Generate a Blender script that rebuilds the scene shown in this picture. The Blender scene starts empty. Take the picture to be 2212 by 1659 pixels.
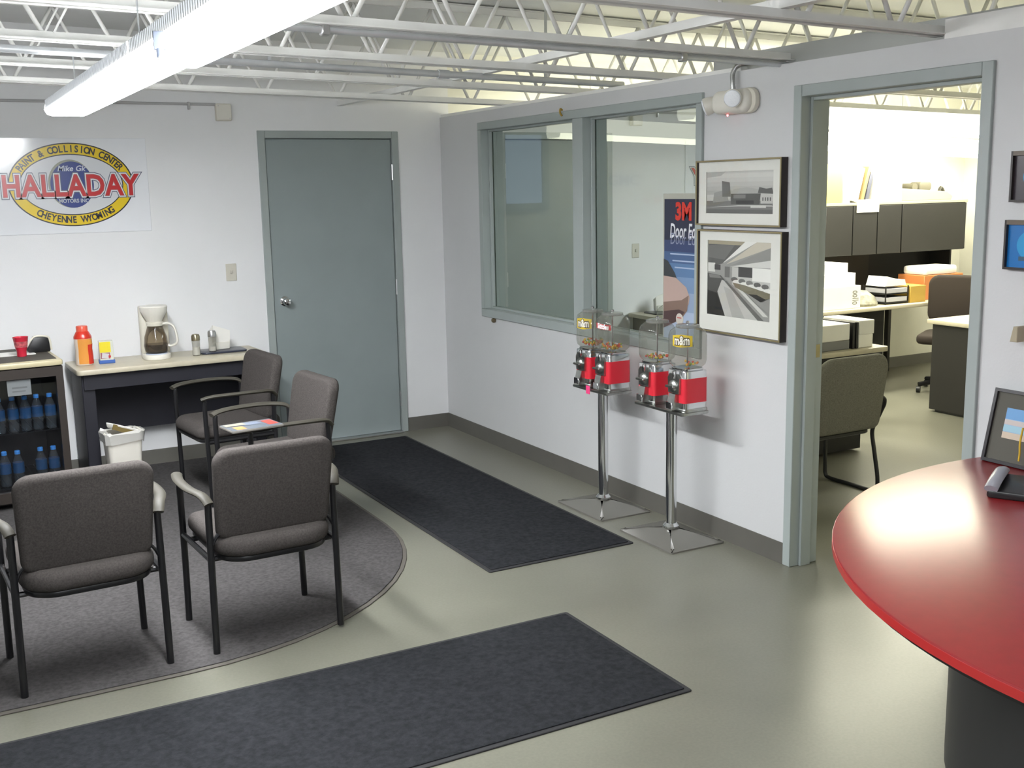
import bpy, bmesh, math, random
from mathutils import Matrix, Vector
random.seed(7)
PI = math.pi
scene = bpy.context.scene
COL = scene.collection

# ------------------------------------------------------------------ camera
cam_d = bpy.data.cameras.new('camera')
cam_d.sensor_width = 36.0
cam_d.lens = 2363.85 / 2212.0 * 36.0
cam_d.clip_start = 0.05
cam = bpy.data.objects.new('camera', cam_d)
COL.objects.link(cam)
yaw, pitch, roll = math.radians(28.464), math.radians(-10.111), math.radians(-1.14)
fw = Vector((math.sin(yaw) * math.cos(pitch), math.cos(yaw) * math.cos(pitch), math.sin(pitch)))
rt = Vector((math.cos(yaw), -math.sin(yaw), 0))
up = rt.cross(fw)
r2 = math.cos(roll) * rt + math.sin(roll) * up
u2 = -math.sin(roll) * rt + math.cos(roll) * up
mw = Matrix((r2, u2, -fw)).transposed().to_4x4()
mw.translation = Vector((-3.462, -7.407, 1.766))
cam.matrix_world = mw
scene.camera = cam

# ------------------------------------------------------------------ world, exposure, camera flash
world = bpy.data.worlds.new('world')
scene.world = world
world.use_nodes = True
world.node_tree.nodes['Background'].inputs[0].default_value = (0.75, 0.85, 1.0, 1)
world.node_tree.nodes['Background'].inputs[1].default_value = 0.15
vs = scene.view_settings
vs.view_transform = 'Standard'
vs.look = 'None'
vs.gamma = 1.0
vs.use_curve_mapping = False
vs.exposure = 1.05

FIX_L = 46.0        # reception tubes
OFF_L = 15.5       # office tubes
FLASH_W = 11.0     # the camera's own weak flash
fl = bpy.data.lights.new('camera_flash', 'AREA')
fl.shape = 'RECTANGLE'; fl.size = 0.05; fl.size_y = 0.03
fl.energy = FLASH_W
fl.color = (0.9, 0.95, 1.0)
flo = bpy.data.objects.new('camera_flash', fl)
COL.objects.link(flo)
fm = mw.copy()
fm.translation = mw.translation + r2 * 0.0 + u2 * 0.07 + r2 * -0.05
flo.matrix_world = fm


# ------------------------------------------------------------------ materials
def lin(c):
    c = c / 255.0
    return c / 12.92 if c <= 0.04045 else ((c + 0.055) / 1.055) ** 2.4


def rgb(r, g, b):
    return (lin(r), lin(g), lin(b), 1.0)


MATS = {}


def mat(name, col, rough=0.5, metal=0.0, var=0.0, vscale=8.0, bump=0.0, bscale=60.0, spec=0.5, coat=0.0, emit=None, est=0.0):
    if name in MATS:
        return MATS[name]
    m = bpy.data.materials.new(name)
    m.use_nodes = True
    nt = m.node_tree
    b = nt.nodes['Principled BSDF']
    b.inputs['Base Color'].default_value = col
    b.inputs['Roughness'].default_value = rough
    b.inputs['Metallic'].default_value = metal
    b.inputs['Specular IOR Level'].default_value = spec
    b.inputs['Coat Weight'].default_value = coat
    if emit:
        b.inputs['Emission Color'].default_value = emit
        b.inputs['Emission Strength'].default_value = est
    tc = nt.nodes.new('ShaderNodeTexCoord')
    if var > 0:
        n = nt.nodes.new('ShaderNodeTexNoise')
        n.inputs['Scale'].default_value = vscale
        n.inputs['Detail'].default_value = 5
        nt.links.new(tc.outputs['Object'], n.inputs['Vector'])
        mr = nt.nodes.new('ShaderNodeMapRange')
        mr.inputs['To Min'].default_value = 1 - var
        mr.inputs['To Max'].default_value = 1 + var
        mr.inputs['From Min'].default_value = 0.3
        mr.inputs['From Max'].default_value = 0.7
        nt.links.new(n.outputs['Fac'], mr.inputs['Value'])
        mx = nt.nodes.new('ShaderNodeVectorMath')
        mx.operation = 'SCALE'
        mx.inputs[0].default_value = col[:3]
        nt.links.new(mr.outputs['Result'], mx.inputs['Scale'])
        nt.links.new(mx.outputs['Vector'], b.inputs['Base Color'])
    if bump > 0:
        n2 = nt.nodes.new('ShaderNodeTexNoise')
        n2.inputs['Scale'].default_value = bscale
        n2.inputs['Detail'].default_value = 3
        nt.links.new(tc.outputs['Object'], n2.inputs['Vector'])
        bp = nt.nodes.new('ShaderNodeBump')
        bp.inputs['Strength'].default_value = bump
        bp.inputs['Distance'].default_value = 0.004
        nt.links.new(n2.outputs['Fac'], bp.inputs['Height'])
        nt.links.new(bp.outputs['Normal'], b.inputs['Normal'])
    MATS[name] = m
    return m


def emit_mat(name, col, strength):
    m = bpy.data.materials.new(name)
    m.use_nodes = True
    nt = m.node_tree
    nt.nodes.clear()
    e = nt.nodes.new('ShaderNodeEmission')
    e.inputs[0].default_value = col
    e.inputs[1].default_value = strength
    o = nt.nodes.new('ShaderNodeOutputMaterial')
    nt.links.new(e.outputs[0], o.inputs[0])
    MATS[name] = m
    return m


def clear_mat(name, tint, refl_rough=0.03, haze=0.0, haze_col=(0.6, 0.6, 0.58, 1), ior=1.5, mirror=0.0):
    """thin clear sheet: tinted see-through, Fresnel reflection, a little milky haze; mirror > 0 adds a reflective film"""
    m = bpy.data.materials.new(name)
    m.use_nodes = True
    nt = m.node_tree
    nt.nodes.clear()
    o = nt.nodes.new('ShaderNodeOutputMaterial')
    t = nt.nodes.new('ShaderNodeBsdfTransparent')
    t.inputs[0].default_value = tint
    g = nt.nodes.new('ShaderNodeBsdfGlossy')
    g.inputs['Roughness'].default_value = refl_rough
    d = nt.nodes.new('ShaderNodeBsdfDiffuse')
    d.inputs[0].default_value = haze_col
    m1 = nt.nodes.new('ShaderNodeMixShader')
    m1.inputs[0].default_value = haze
    nt.links.new(t.outputs[0], m1.inputs[1])
    nt.links.new(d.outputs[0], m1.inputs[2])
    m2 = nt.nodes.new('ShaderNodeMixShader')
    if mirror > 0:
        m2.inputs[0].default_value = mirror
        g.inputs['Color'].default_value = (0.93, 1.0, 0.96, 1)
    else:
        fr = nt.nodes.new('ShaderNodeFresnel')
        ge = nt.nodes.new('ShaderNodeNewGeometry')
        mi_ = nt.nodes.new('ShaderNodeMapRange')      # a thin sheet reflects alike from both sides
        mi_.inputs['To Min'].default_value = ior
        mi_.inputs['To Max'].default_value = 1.0 / ior
        nt.links.new(ge.outputs['Backfacing'], mi_.inputs['Value'])
        nt.links.new(mi_.outputs['Result'], fr.inputs['IOR'])
        nt.links.new(fr.outputs[0], m2.inputs[0])
    nt.links.new(m1.outputs[0], m2.inputs[1])
    nt.links.new(g.outputs[0], m2.inputs[2])
    nt.links.new(m2.outputs[0], o.inputs[0])
    MATS[name] = m
    return m


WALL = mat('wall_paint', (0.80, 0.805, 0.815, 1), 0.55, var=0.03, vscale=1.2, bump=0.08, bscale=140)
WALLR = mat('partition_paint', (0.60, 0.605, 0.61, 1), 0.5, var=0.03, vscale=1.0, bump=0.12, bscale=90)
OWALL = mat('office_wall_paint', (0.78, 0.77, 0.68, 1), 0.6, var=0.02)
TRIM = mat('grey_trim_paint', rgb(160, 168, 166), 0.42, var=0.04, vscale=3)
DOORP = mat('grey_door_paint', rgb(143, 153, 153), 0.45, var=0.05, vscale=2.5, bump=0.05, bscale=30)
DECK = mat('deck_paint', (0.76, 0.77, 0.76, 1), 0.6, var=0.05, vscale=2)
STEEL = mat('white_joist_paint', (0.82, 0.82, 0.79, 1), 0.45, var=0.06, vscale=6)
PIPE = mat('galvanised_pipe', (0.62, 0.64, 0.66, 1), 0.35, metal=0.6, var=0.08, vscale=10)
BASEB = mat('rubber_baseboard', rgb(92, 90, 84), 0.4, var=0.05)
MATB = mat('entrance_mat', rgb(42, 43, 46), 0.95, var=0.3, vscale=45, bump=0.5, bscale=260, spec=0.1)
MATE = mat('mat_edge_rubber', rgb(40, 40, 42), 0.7)
CARP = mat('rug_pile', rgb(78, 76, 76), 0.97, var=0.22, vscale=60, bump=0.5, bscale=300, spec=0.05)
CARPE = mat('rug_binding', rgb(88, 84, 78), 0.9)
BLACKM = mat('black_metal', rgb(26, 26, 28), 0.3, spec=0.5)
FABR = mat('chair_fabric', rgb(75, 71, 69), 0.95, var=0.22, vscale=160, bump=0.4, bscale=420, spec=0.1)
FABO = mat('office_chair_fabric', rgb(118, 116, 106), 0.95, var=0.2, vscale=160, bump=0.3, bscale=400, spec=0.1)
ARMW = mat('arm_plastic', rgb(64, 61, 53), 0.6)
CHROME = mat('chrome', (0.72, 0.73, 0.74, 1), 0.12, metal=1.0)
BRUSH = mat('satin_steel', (0.6, 0.6, 0.6, 1), 0.3, metal=1.0)
DCHROME = mat('dull_chrome', (0.42, 0.43, 0.41, 1), 0.28, metal=1.0, var=0.1, vscale=40)
REDP = mat('candy_red_panel', rgb(222, 46, 62), 0.35)
LAMIN = mat('beige_laminate', rgb(196, 188, 166), 0.35, var=0.04, vscale=30)
LAMED = mat('laminate_edge', rgb(186, 178, 150), 0.4)
DKPAN = mat('dark_desk_panel', rgb(36, 36, 44), 0.5, var=0.1, vscale=6)
BLKPL = mat('black_plastic', rgb(22, 22, 24), 0.35)
DKGR = mat('dark_grey_laminate', rgb(34, 33, 31), 0.6, var=0.08, vscale=5)
WHPL = mat('white_plastic', rgb(225, 222, 212), 0.35)
OFFW = mat('offwhite_plastic', rgb(214, 210, 196), 0.4)
PAPER = mat('white_paper', rgb(240, 238, 232), 0.8, var=0.02)
REDLAM = mat('red_countertop', rgb(132, 30, 34), 0.28, var=0.06, vscale=25, spec=0.9)
REDEDGE = mat('red_countertop_edge', rgb(160, 36, 36), 0.3)
GLASSB = clear_mat('bottle_plastic', (0.78, 0.88, 0.95, 1), 0.05, haze=0.06)
GLOBE = clear_mat('globe_plastic', (0.86, 0.86, 0.83, 1), 0.06, haze=0.09, haze_col=(0.5, 0.5, 0.45, 1))
GLASS = clear_mat('clear_glass', (0.92, 0.94, 0.94, 1), 0.01)
FILM = clear_mat('film_window_glass', (0.075, 0.08, 0.075, 1), 0.0, mirror=0.68)
PGLASS = clear_mat('picture_glass', (0.98, 0.98, 0.98, 1), 0.02, ior=1.35)
TUBE = emit_mat('lit_lens', (0.96, 0.98, 1.0, 1), FIX_L)
TUBE2 = emit_mat('lit_lens_dimmed', (0.96, 0.98, 1.0, 1), FIX_L * 0.36)   # nearer light dimmed only to keep the foreground darker than the back wall
TUBEU = emit_mat('lit_lens_top', (0.96, 0.98, 1.0, 1), FIX_L * 0.22)   # upward glow beside the housing, added to brighten deck and joists
TUBES = emit_mat('lit_lens_side', (0.95, 0.98, 1.0, 1), FIX_L * 0.018)
OTUBE = emit_mat('office_lit_lens', (1.0, 0.97, 0.78, 1), OFF_L)
OTUBES = emit_mat('office_lit_lens_side', (1.0, 0.97, 0.78, 1), OFF_L * 0.35)


def floor_mat():
    m = bpy.data.materials.new('floor_vinyl')
    m.use_nodes = True
    nt = m.node_tree
    b = nt.nodes['Principled BSDF']
    tc = nt.nodes.new('ShaderNodeTexCoord')
    n1 = nt.nodes.new('ShaderNodeTexNoise'); n1.inputs['Scale'].default_value = 1.6; n1.inputs['Detail'].default_value = 6
    n2 = nt.nodes.new('ShaderNodeTexNoise'); n2.inputs['Scale'].default_value = 90; n2.inputs['Detail'].default_value = 4
    nt.links.new(tc.outputs['Object'], n1.inputs['Vector'])
    nt.links.new(tc.outputs['Object'], n2.inputs['Vector'])
    cr = nt.nodes.new('ShaderNodeValToRGB')
    cr.color_ramp.elements[0].position = 0.3; cr.color_ramp.elements[0].color = rgb(108, 107, 96)
    cr.color_ramp.elements[1].position = 0.7; cr.color_ramp.elements[1].color = rgb(122, 121, 109)
    nt.links.new(n1.outputs['Fac'], cr.inputs[0])
    mx = nt.nodes.new('ShaderNodeMixRGB'); mx.blend_type = 'MULTIPLY'; mx.inputs[0].default_value = 0.25
    cr2 = nt.nodes.new('ShaderNodeValToRGB')
    cr2.color_ramp.elements[0].position = 0.35; cr2.color_ramp.elements[0].color = (0.7, 0.7, 0.68, 1)
    cr2.color_ramp.elements[1].position = 0.65; cr2.color_ramp.elements[1].color = (1.1, 1.1, 1.08, 1)
    nt.links.new(n2.outputs['Fac'], cr2.inputs[0])
    nt.links.new(cr.outputs[0], mx.inputs[1]); nt.links.new(cr2.outputs[0], mx.inputs[2])
    nt.links.new(mx.outputs[0], b.inputs['Base Color'])
    mr = nt.nodes.new('ShaderNodeMapRange')
    mr.inputs['To Min'].default_value = 0.24; mr.inputs['To Max'].default_value = 0.42
    nt.links.new(n1.outputs['Fac'], mr.inputs['Value'])
    nt.links.new(mr.outputs['Result'], b.inputs['Roughness'])
    bp = nt.nodes.new('ShaderNodeBump'); bp.inputs['Strength'].default_value = 0.05; bp.inputs['Distance'].default_value = 0.003
    n3 = nt.nodes.new('ShaderNodeTexNoise'); n3.inputs['Scale'].default_value = 14
    nt.links.new(tc.outputs['Object'], n3.inputs['Vector'])
    nt.links.new(n3.outputs['Fac'], bp.inputs['Height'])
    nt.links.new(bp.outputs['Normal'], b.inputs['Normal'])
    return m


FLOORM = floor_mat()


# ------------------------------------------------------------------ mesh helpers
def B():
    return bmesh.new()


def bx(bm, x0, x1, y0, y1, z0, z1, bev=0.0, M=None, seg=1):
    vs_ = [bm.verts.new((x, y, z)) for x in (x0, x1) for y in (y0, y1) for z in (z0, z1)]
    fs = []
    for q in ((0, 1, 3, 2), (4, 6, 7, 5), (0, 4, 5, 1), (2, 3, 7, 6), (0, 2, 6, 4), (1, 5, 7, 3)):
        fs.append(bm.faces.new([vs_[i] for i in q]))
    geom = vs_
    if bev > 0:
        es = list({e for f in fs for e in f.edges})
        r = bmesh.ops.bevel(bm, geom=es, offset=bev, segments=seg, profile=0.5, affect='EDGES')
        geom = list({v for f in r['faces'] for v in f.verts} | {v for v in vs_ if v.is_valid})
    if M is not None:
        bmesh.ops.transform(bm, matrix=M, verts=geom)
    return bm


def BX(*a, **k):
    return bx(B(), *a, **k)


def ring_loft(bm, rings, cap=True, close=False):
    vr = [[bm.verts.new(p) for p in r] for r in rings]
    n = len(rings[0])
    pairs = list(zip(vr[:-1], vr[1:]))
    if close:
        pairs.append((vr[-1], vr[0]))
    for a, b in pairs:
        for i in range(n):
            j = (i + 1) % n
            bm.faces.new((a[i], a[j], b[j], b[i]))
    if cap and not close:
        bm.faces.new(list(reversed(vr[0])))
        bm.faces.new(vr[-1])
    return bm


def spath(pts, n=6):
    P_ = [Vector(p) for p in pts]
    out = []
    for i in range(len(P_) - 1):
        p0 = P_[max(i - 1, 0)]; p1 = P_[i]; p2 = P_[i + 1]; p3 = P_[min(i + 2, len(P_) - 1)]
        for k in range(n):
            t = k / n
            out.append(0.5 * ((2 * p1) + (p2 - p0) * t + (2 * p0 - 5 * p1 + 4 * p2 - p3) * t * t + (3 * p1 - p0 - 3 * p2 + p3) * t ** 3))
    out.append(P_[-1])
    return out


def tube(bm, pts, r, seg=10, ry=None, upv=(0, 0, 1)):
    pts = [Vector(p) for p in pts]
    ry = r if ry is None else ry
    rings = []
    prev = None
    for i, p in enumerate(pts):
        if i == 0:
            t = pts[1] - pts[0]
        elif i == len(pts) - 1:
            t = pts[-1] - pts[-2]
        else:
            t = (pts[i + 1] - p).normalized() + (p - pts[i - 1]).normalized()
        t.normalize()
        if prev is None:
            a = Vector(upv)
            if abs(a.dot(t)) > 0.95:
                a = Vector((1, 0, 0))
            n = (a - t * a.dot(t)).normalized()
        else:
            n = (prev - t * prev.dot(t)).normalized()
        prev = n
        b = t.cross(n)
        rings.append([p + b * (math.cos(2 * PI * k / seg) * r) + n * (math.sin(2 * PI * k / seg) * ry) for k in range(seg)])
    return ring_loft(bm, rings)


def TUBE_(pts, r, seg=10, ry=None, upv=(0, 0, 1)):
    return tube(B(), pts, r, seg, ry, upv)


def lathe(bm, prof, seg=20, c=(0, 0, 0), sq=2.0, cap=True, M=None):
    """profile of (radius, z); sq > 2 gives a squarish section"""
    rings = []
    for r, z in prof:
        ring = []
        for k in range(seg):
            a = 2 * PI * k / seg
            ca, sa = math.cos(a), math.sin(a)
            s = (abs(ca) ** sq + abs(sa) ** sq) ** (-1.0 / sq)
            p = Vector((c[0] + r * s * ca, c[1] + r * s * sa, c[2] + z))
            ring.append(M @ p if M is not None else p)
        rings.append(ring)
    return ring_loft(bm, rings, cap=cap)


def rrect(x0, x1, y0, y1, r, n=5, rs=None):
    """rounded rectangle outline, ccw; rs = radii of (x1y1, x0y1, x0y0, x1y0)"""
    rs = rs or (r, r, r, r)
    out = []
    for (cx, cy, sx, sy, a0), q in zip(((x1, y1, -1, -1, 0), (x0, y1, 1, -1, 90), (x0, y0, 1, 1, 180), (x1, y0, -1, 1, 270)), rs):
        q = max(q, 1e-4)
        for k in range(n + 1):
            a = math.radians(a0 + 90 * k / n)
            out.append((cx + sx * q + q * math.cos(a), cy + sy * q + q * math.sin(a)))
    return out


def inset(pts, d):
    n = len(pts)
    out = []
    for i in range(n):
        p0 = Vector(pts[i - 1]); p = Vector(pts[i]); p1 = Vector(pts[(i + 1) % n])
        e0 = (p - p0); e1 = (p1 - p)
        n0 = Vector((-e0.y, e0.x)).normalized() if e0.length > 1e-9 else Vector((0, 0))
        n1 = Vector((-e1.y, e1.x)).normalized() if e1.length > 1e-9 else Vector((0, 0))
        nn = (n0 + n1)
        if nn.length < 1e-6:
            out.append((p.x, p.y)); continue
        nn.normalize()
        k = max(nn.dot(n1), 0.4)
        q = p + nn * (d / k)
        out.append((q.x, q.y))
    return out


def slab(bm, outline, z0, z1, r=0.0, seg=3, fn=None):
    """extruded ccw outline with rounded top and bottom edges; fn maps (x,y,z) -> Vector"""
    lay = []
    if r > 0:
        for k in range(seg + 1):
            a = PI / 2 * k / seg
            lay.append((r * (1 - math.sin(a)), z0 + r * (1 - math.cos(a))))
        for k in range(seg + 1):
            a = PI / 2 * k / seg
            lay.append((r * (1 - math.cos(a)), z1 - r * (1 - math.sin(a))))
    else:
        lay = [(0, z0), (0, z1)]
    rings = []
    for ins, z in lay:
        o = inset(outline, ins) if ins > 1e-6 else outline
        rings.append([(fn(x, y, z) if fn else Vector((x, y, z))) for x, y in o])
    return ring_loft(bm, rings)


def sheet(pts):
    b = B()
    b.faces.new([b.verts.new(p) for p in pts])
    return b


def SLAB(*a, **k):
    return slab(B(), *a, **k)


def obj(name, bm, m, parent=None, loc=None, rot=None, smooth=True, ang=38):
    me = bpy.data.meshes.new(name)
    bmesh.ops.recalc_face_normals(bm, faces=bm.faces)
    bm.to_mesh(me)
    bm.free()
    for q in (m if isinstance(m, (list, tuple)) else [m]):
        me.materials.append(q)
    if smooth:
        for p in me.polygons:
            p.use_smooth = len(p.vertices) <= 6
        me.set_sharp_from_angle(angle=math.radians(ang))
    o = bpy.data.objects.new(name, me)
    COL.objects.link(o)
    if parent is not None:
        o.parent = parent
    if loc is not None:
        o.location = loc
    if rot is not None:
        o.rotation_euler = rot
    return o


def inst(name, me, parent=None, loc=(0, 0, 0), rot=(0, 0, 0), sc=None):
    o = bpy.data.objects.new(name, me)
    COL.objects.link(o)
    o.parent = parent
    o.location = loc
    o.rotation_euler = rot
    if sc:
        o.scale = sc
    return o


def tag(o, label, cat, group=None):
    o['label'] = label
    o['category'] = cat
    if group:
        o['group'] = group
    return o


def thing(name, label, cat, loc=(0, 0, 0), rotz=0.0, group=None):
    o = bpy.data.objects.new(name, None)
    o.empty_display_size = 0.05
    COL.objects.link(o)
    o.location = loc
    o.rotation_euler = (0, 0, rotz)
    return tag(o, label, cat, group)


def struct(name, bm, m, parent=None, label=None, **k):
    o = obj(name, bm, m, parent, **k)
    if parent is None:
        o['kind'] = 'structure'
        if label:
            o['label'] = label
    return o


def struct_empty(name, label, loc=(0, 0, 0), rot=(0, 0, 0)):
    o = bpy.data.objects.new(name, None)
    COL.objects.link(o)
    o.location = loc
    o.rotation_euler = rot
    o['kind'] = 'structure'
    o['label'] = label
    return o


def dup(root, loc, rotz, label=None, cat=None):
    r = root.copy(); COL.objects.link(r)
    r.location = loc; r.rotation_euler = (0, 0, rotz)
    if label:
        r['label'] = label
    for ch in list(root.children):
        c = ch.copy(); COL.objects.link(c); c.parent = r
        for g in list(ch.children):
            d = g.copy(); COL.objects.link(d); d.parent = c
    return r


def text_mesh(s, size=1.0, offset=0.0, shear=0.0, space=1.0, sx=1.0):
    cu = bpy.data.curves.new('t', 'FONT')
    cu.body = s
    cu.size = size
    cu.offset = offset
    cu.shear = shear
    cu.space_character = space
    cu.align_x = 'CENTER'
    cu.align_y = 'CENTER'
    cu.resolution_u = 3
    o = bpy.data.objects.new('t', cu)
    COL.objects.link(o)
    bpy.context.view_layer.update()
    me = bpy.data.meshes.new_from_object(o.evaluated_get(bpy.context.evaluated_depsgraph_get()))
    bpy.data.objects.remove(o)
    bpy.data.curves.remove(cu)
    vv = [(v.co.x * sx, v.co.y) for v in me.vertices]
    ff = [tuple(p.vertices) for p in me.polygons]
    bpy.data.meshes.remove(me)
    return vv, ff


class Print:
    """flat print: layered coloured shapes in the local x (right) / z (up) plane, facing local -y"""
    def __init__(self, y=0.0, step=0.0004, rough=0.5):
        self.bm = B(); self.mats = []; self.y = y; self.step = step; self.rough = rough

    def mi(self, col):
        nm = 'ink_%d_%d_%d_%d' % (col[0], col[1], col[2], int(self.rough * 100))
        m = MATS.get(nm) or mat(nm, rgb(*col), self.rough)
        if m not in self.mats:
            self.mats.append(m)
        return self.mats.index(m)

    def poly(self, col, pts):
        self.y -= self.step
        f = self.bm.faces.new([self.bm.verts.new((x, self.y, z)) for x, z in pts])
        f.material_index = self.mi(col)
        f.normal_update()
        return self

    def rect(self, col, x0, x1, z0, z1):
        return self.poly(col, [(x0, z0), (x1, z0), (x1, z1), (x0, z1)])

    def ell(self, col, cx, cz, rx, rz, n=40):
        return self.poly(col, [(cx + rx * math.cos(2 * PI * k / n), cz + rz * math.sin(2 * PI * k / n)) for k in range(n)])

    def text(self, col, s, cx, cz, size, offset=0.0, shear=0.0, ang=0.0, space=1.0, sx=1.0):
        self.y -= self.step
        vv, ff = text_mesh(s, size, offset, shear, space, sx)
        ca, sa = math.cos(ang), math.sin(ang)
        vs_ = [self.bm.verts.new((cx + x * ca - z * sa, self.y, cz + x * sa + z * ca)) for x, z in vv]
        i = self.mi(col)
        for f in ff:
            try:
                q = self.bm.faces.new([vs_[k] for k in f]); q.material_index = i
            except ValueError:
                pass
        return self

    def build(self, name, parent, loc=(0, 0, 0), rot=(0, 0, 0)):
        me = bpy.data.meshes.new(name)
        for f in self.bm.faces:
            f.normal_update()
            if f.normal.y > 0:
                f.normal_flip()
        self.bm.to_mesh(me); self.bm.free()
        for m in self.mats:
            me.materials.append(m)
        return inst(name, me, parent, loc, rot)


RZR = -PI / 2     # things on the partition face -x

# ================================================================== THE SETTING
XL, YF, XO = -6.4, -9.6, 5.6          # reception left wall, reception front wall, office far wall
SL = 0.021                            # the roof falls this much per metre towards +x


def roof_z(x):
    return 2.745 - SL * x


struct('floor', BX(XL - 0.2, XO + 0.2, YF - 0.2, 0.3, -0.1, 0.0), FLOORM, label='grey beige vinyl floor with a soft shine', smooth=False)
bm = B()
for z0, z1 in ((0.0, 0.08),):
    pts = [(XL - 0.2, YF - 0.2), (XO + 0.2, YF - 0.2), (XO + 0.2, 0.3), (XL - 0.2, 0.3)]
    lo = [bm.verts.new((x, y, roof_z(x))) for x, y in pts]
    hi = [bm.verts.new((x, y, roof_z(x) + 0.1)) for x, y in pts]
    bm.faces.new(lo); bm.faces.new(hi)
    for i in range(4):
        j = (i + 1) % 4
        bm.faces.new((lo[i], lo[j], hi[j], hi[i]))
ceil = struct('ceiling', bm, DECK, label='white painted metal roof deck above the joists', smooth=False)
# back wall with the door opening
DX0, DX1, DH = -1.354, -0.338, 2.184     # outer edges of the door frame
bm = B()
bx(bm, XL - 0.2, DX0 + 0.01, 0, 0.2, 0, 2.95)
bx(bm, DX1 - 0.01, 0.07, 0, 0.2, 0, 2.95)
bx(bm, DX0 + 0.01, DX1 - 0.01, 0, 0.2, DH - 0.01, 2.95)
struct('wall_back', bm, WALL, label='white painted back wall with the grey door', smooth=False)
struct('wall_left', BX(XL - 0.2, XL, YF, 0, 0, 2.95), WALL, label='white left wall of the waiting room', smooth=False)
struct('wall_front', BX(XL, 0.07, YF - 0.2, YF, 0, 2.95), WALL, label='white front wall of the waiting room', smooth=False)

# partition on the right, with an internal window and the office doorway
WY0, WY1, WZ0, WZ1 = -3.046, -0.625, 0.897, 2.21
OY0, OY1, OH = -4.694, -3.678, 2.184
T = 0.14
PT = 2.285
bm = B()
bx(bm, 0, T, YF, OY0 + 0.01, 0, PT)
bx(bm, 0, T, OY0 + 0.01, OY1 - 0.01, OH - 0.01, PT)
bx(bm, 0, T, OY1 - 0.01, WY0 + 0.01, 0, PT)
bx(bm, 0, T, WY0 + 0.01, WY1 - 0.01, 0, WZ0 + 0.01)
bx(bm, 0, T, WY0 + 0.01, WY1 - 0.01, WZ1 - 0.01, PT)
bx(bm, 0, T, WY1 - 0.01, 0, 0, PT)
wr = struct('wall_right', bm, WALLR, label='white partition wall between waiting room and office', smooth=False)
obj('top_plate', BX(0.01, T - 0.02, -3.3, 0, PT, PT + 0.02), STEEL, wr, smooth=False)
obj('top_beam', BX(0.05, T, YF, -3.05, PT, PT + 0.085), mat('beam_grey', rgb(170, 172, 168), 0.5), wr, smooth=False)
obj('bearing_block', BX(0.0, T, YF, -4.46, PT, PT + 0.07), STEEL, wr, smooth=False)

# office shell
OB = 0.0
struct('wall_office_back', BX(0.07, XO + 0.2, OB, 0.2, 0, 2.95), OWALL, label='cream office back wall', smooth=False)
struct('wall_office_right', BX(XO, XO + 0.2, -5.2, OB, 0, 2.95), OWALL, label='cream office side wall', smooth=False)
struct('wall_office_front', BX(T, XO, -5.2, -5.06, 0, 2.95), OWALL, label='cream office front wall', smooth=False)

# baseboards
def baseb(name, pts, label, x=True):
    (x0, y0), (x1, y1) = pts
    b = B()
    if x:
        o = [(0, 0), (-0.012, 0), (-0.009, 0.01), (-0.006, 0.088), (-0.003, 0.1), (0, 0.1)]
        ring = [[Vector((xx, y0 + dy, z)) for dy, z in o] for xx in (x0, x1)]
    else:
        o = [(0, 0), (-0.012, 0), (-0.009, 0.01), (-0.006, 0.088), (-0.003, 0.1), (0, 0.1)]
        ring = [[Vector((x0 + dx, yy, z)) for dx, z in o] for yy in (y0, y1)]
    ring_loft(b, ring)
    return struct(name, b, BASEB, label=label)


baseb('baseboard_back', ((DX1, 0), (0.0, 0)), 'dark rubber baseboard between door and corner')
baseb('baseboard_back', ((XL, 0), (DX0, 0)), 'dark rubber baseboard behind desk and cooler')
baseb('baseboard_right', ((0, OY1), (0, 0)), 'dark rubber baseboard below the internal window', x=False)
baseb('baseboard_right', ((0, YF), (0, OY0)), 'dark rubber baseboard behind the red counter', x=False)
baseb('baseboard_office', ((T, OB), (XO, OB)), 'dark baseboard along the office back wall')


# ------------------------------------------------------------------ door_1, in the back wall
d1 = struct_empty('door_1', 'plain grey steel door with knob in the back wall')
F = 0.05
obj('frame_jamb', BX(DX0, DX0 + F, -0.014, 0.06, 0, DH, 0.003), TRIM, d1)
obj('frame_jamb', BX(DX1 - F, DX1, -0.014, 0.06, 0, DH, 0.003), TRIM, d1)
obj('frame_head', BX(DX0 + F, DX1 - F, -0.014, 0.06, DH - F, DH, 0.003), TRIM, d1)
obj('frame_stop', BX(DX0 + F, DX1 - F, 0.055, 0.075, 0.0, DH - F), TRIM, d1)
LX0, LX1 = DX0 + F + 0.004, DX1 - F - 0.004
leaf = obj('door_leaf', BX(LX0, LX1, 0.004, 0.048, 0.012, DH - F - 0.005, 0.003), DOORP, d1)
for z in (1.90, 1.08, 0.25):
    obj('hinge', TUBE_([(LX1 + 0.004, -0.004, z - 0.055), (LX1 + 0.004, -0.004, z + 0.055)], 0.008, 8), BRUSH, leaf)
KX = LX0 + 0.075
bm = B()
My = Matrix.Translation((KX, 0.004, 1.03)) @ Matrix.Rotation(PI / 2, 4, 'X')
lathe(bm, [(0.034, 0), (0.034, 0.006), (0.026, 0.012), (0.012, 0.016), (0.012, 0.035)], 20, M=My)
obj('knob_rose', bm, CHROME, leaf)
bm = B()
lathe(bm, [(0.012, 0.03), (0.02, 0.036), (0.028, 0.048), (0.029, 0.06), (0.024, 0.072), (0.012, 0.077), (0.004, 0.077)], 20, M=My)
obj('door_knob', bm, CHROME, leaf)
tube(B(), [(0, 0, 0), (0, 0, 1)], 0.01).free()
obj('threshold', BX(DX0 + F, DX1 - F, -0.05, 0.06, 0, 0.012, 0.003), BRUSH, d1)

# ------------------------------------------------------------------ door_2, the open office doorway
d2 = struct_empty('door_2', 'open doorway to the office with grey steel frame')


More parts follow.
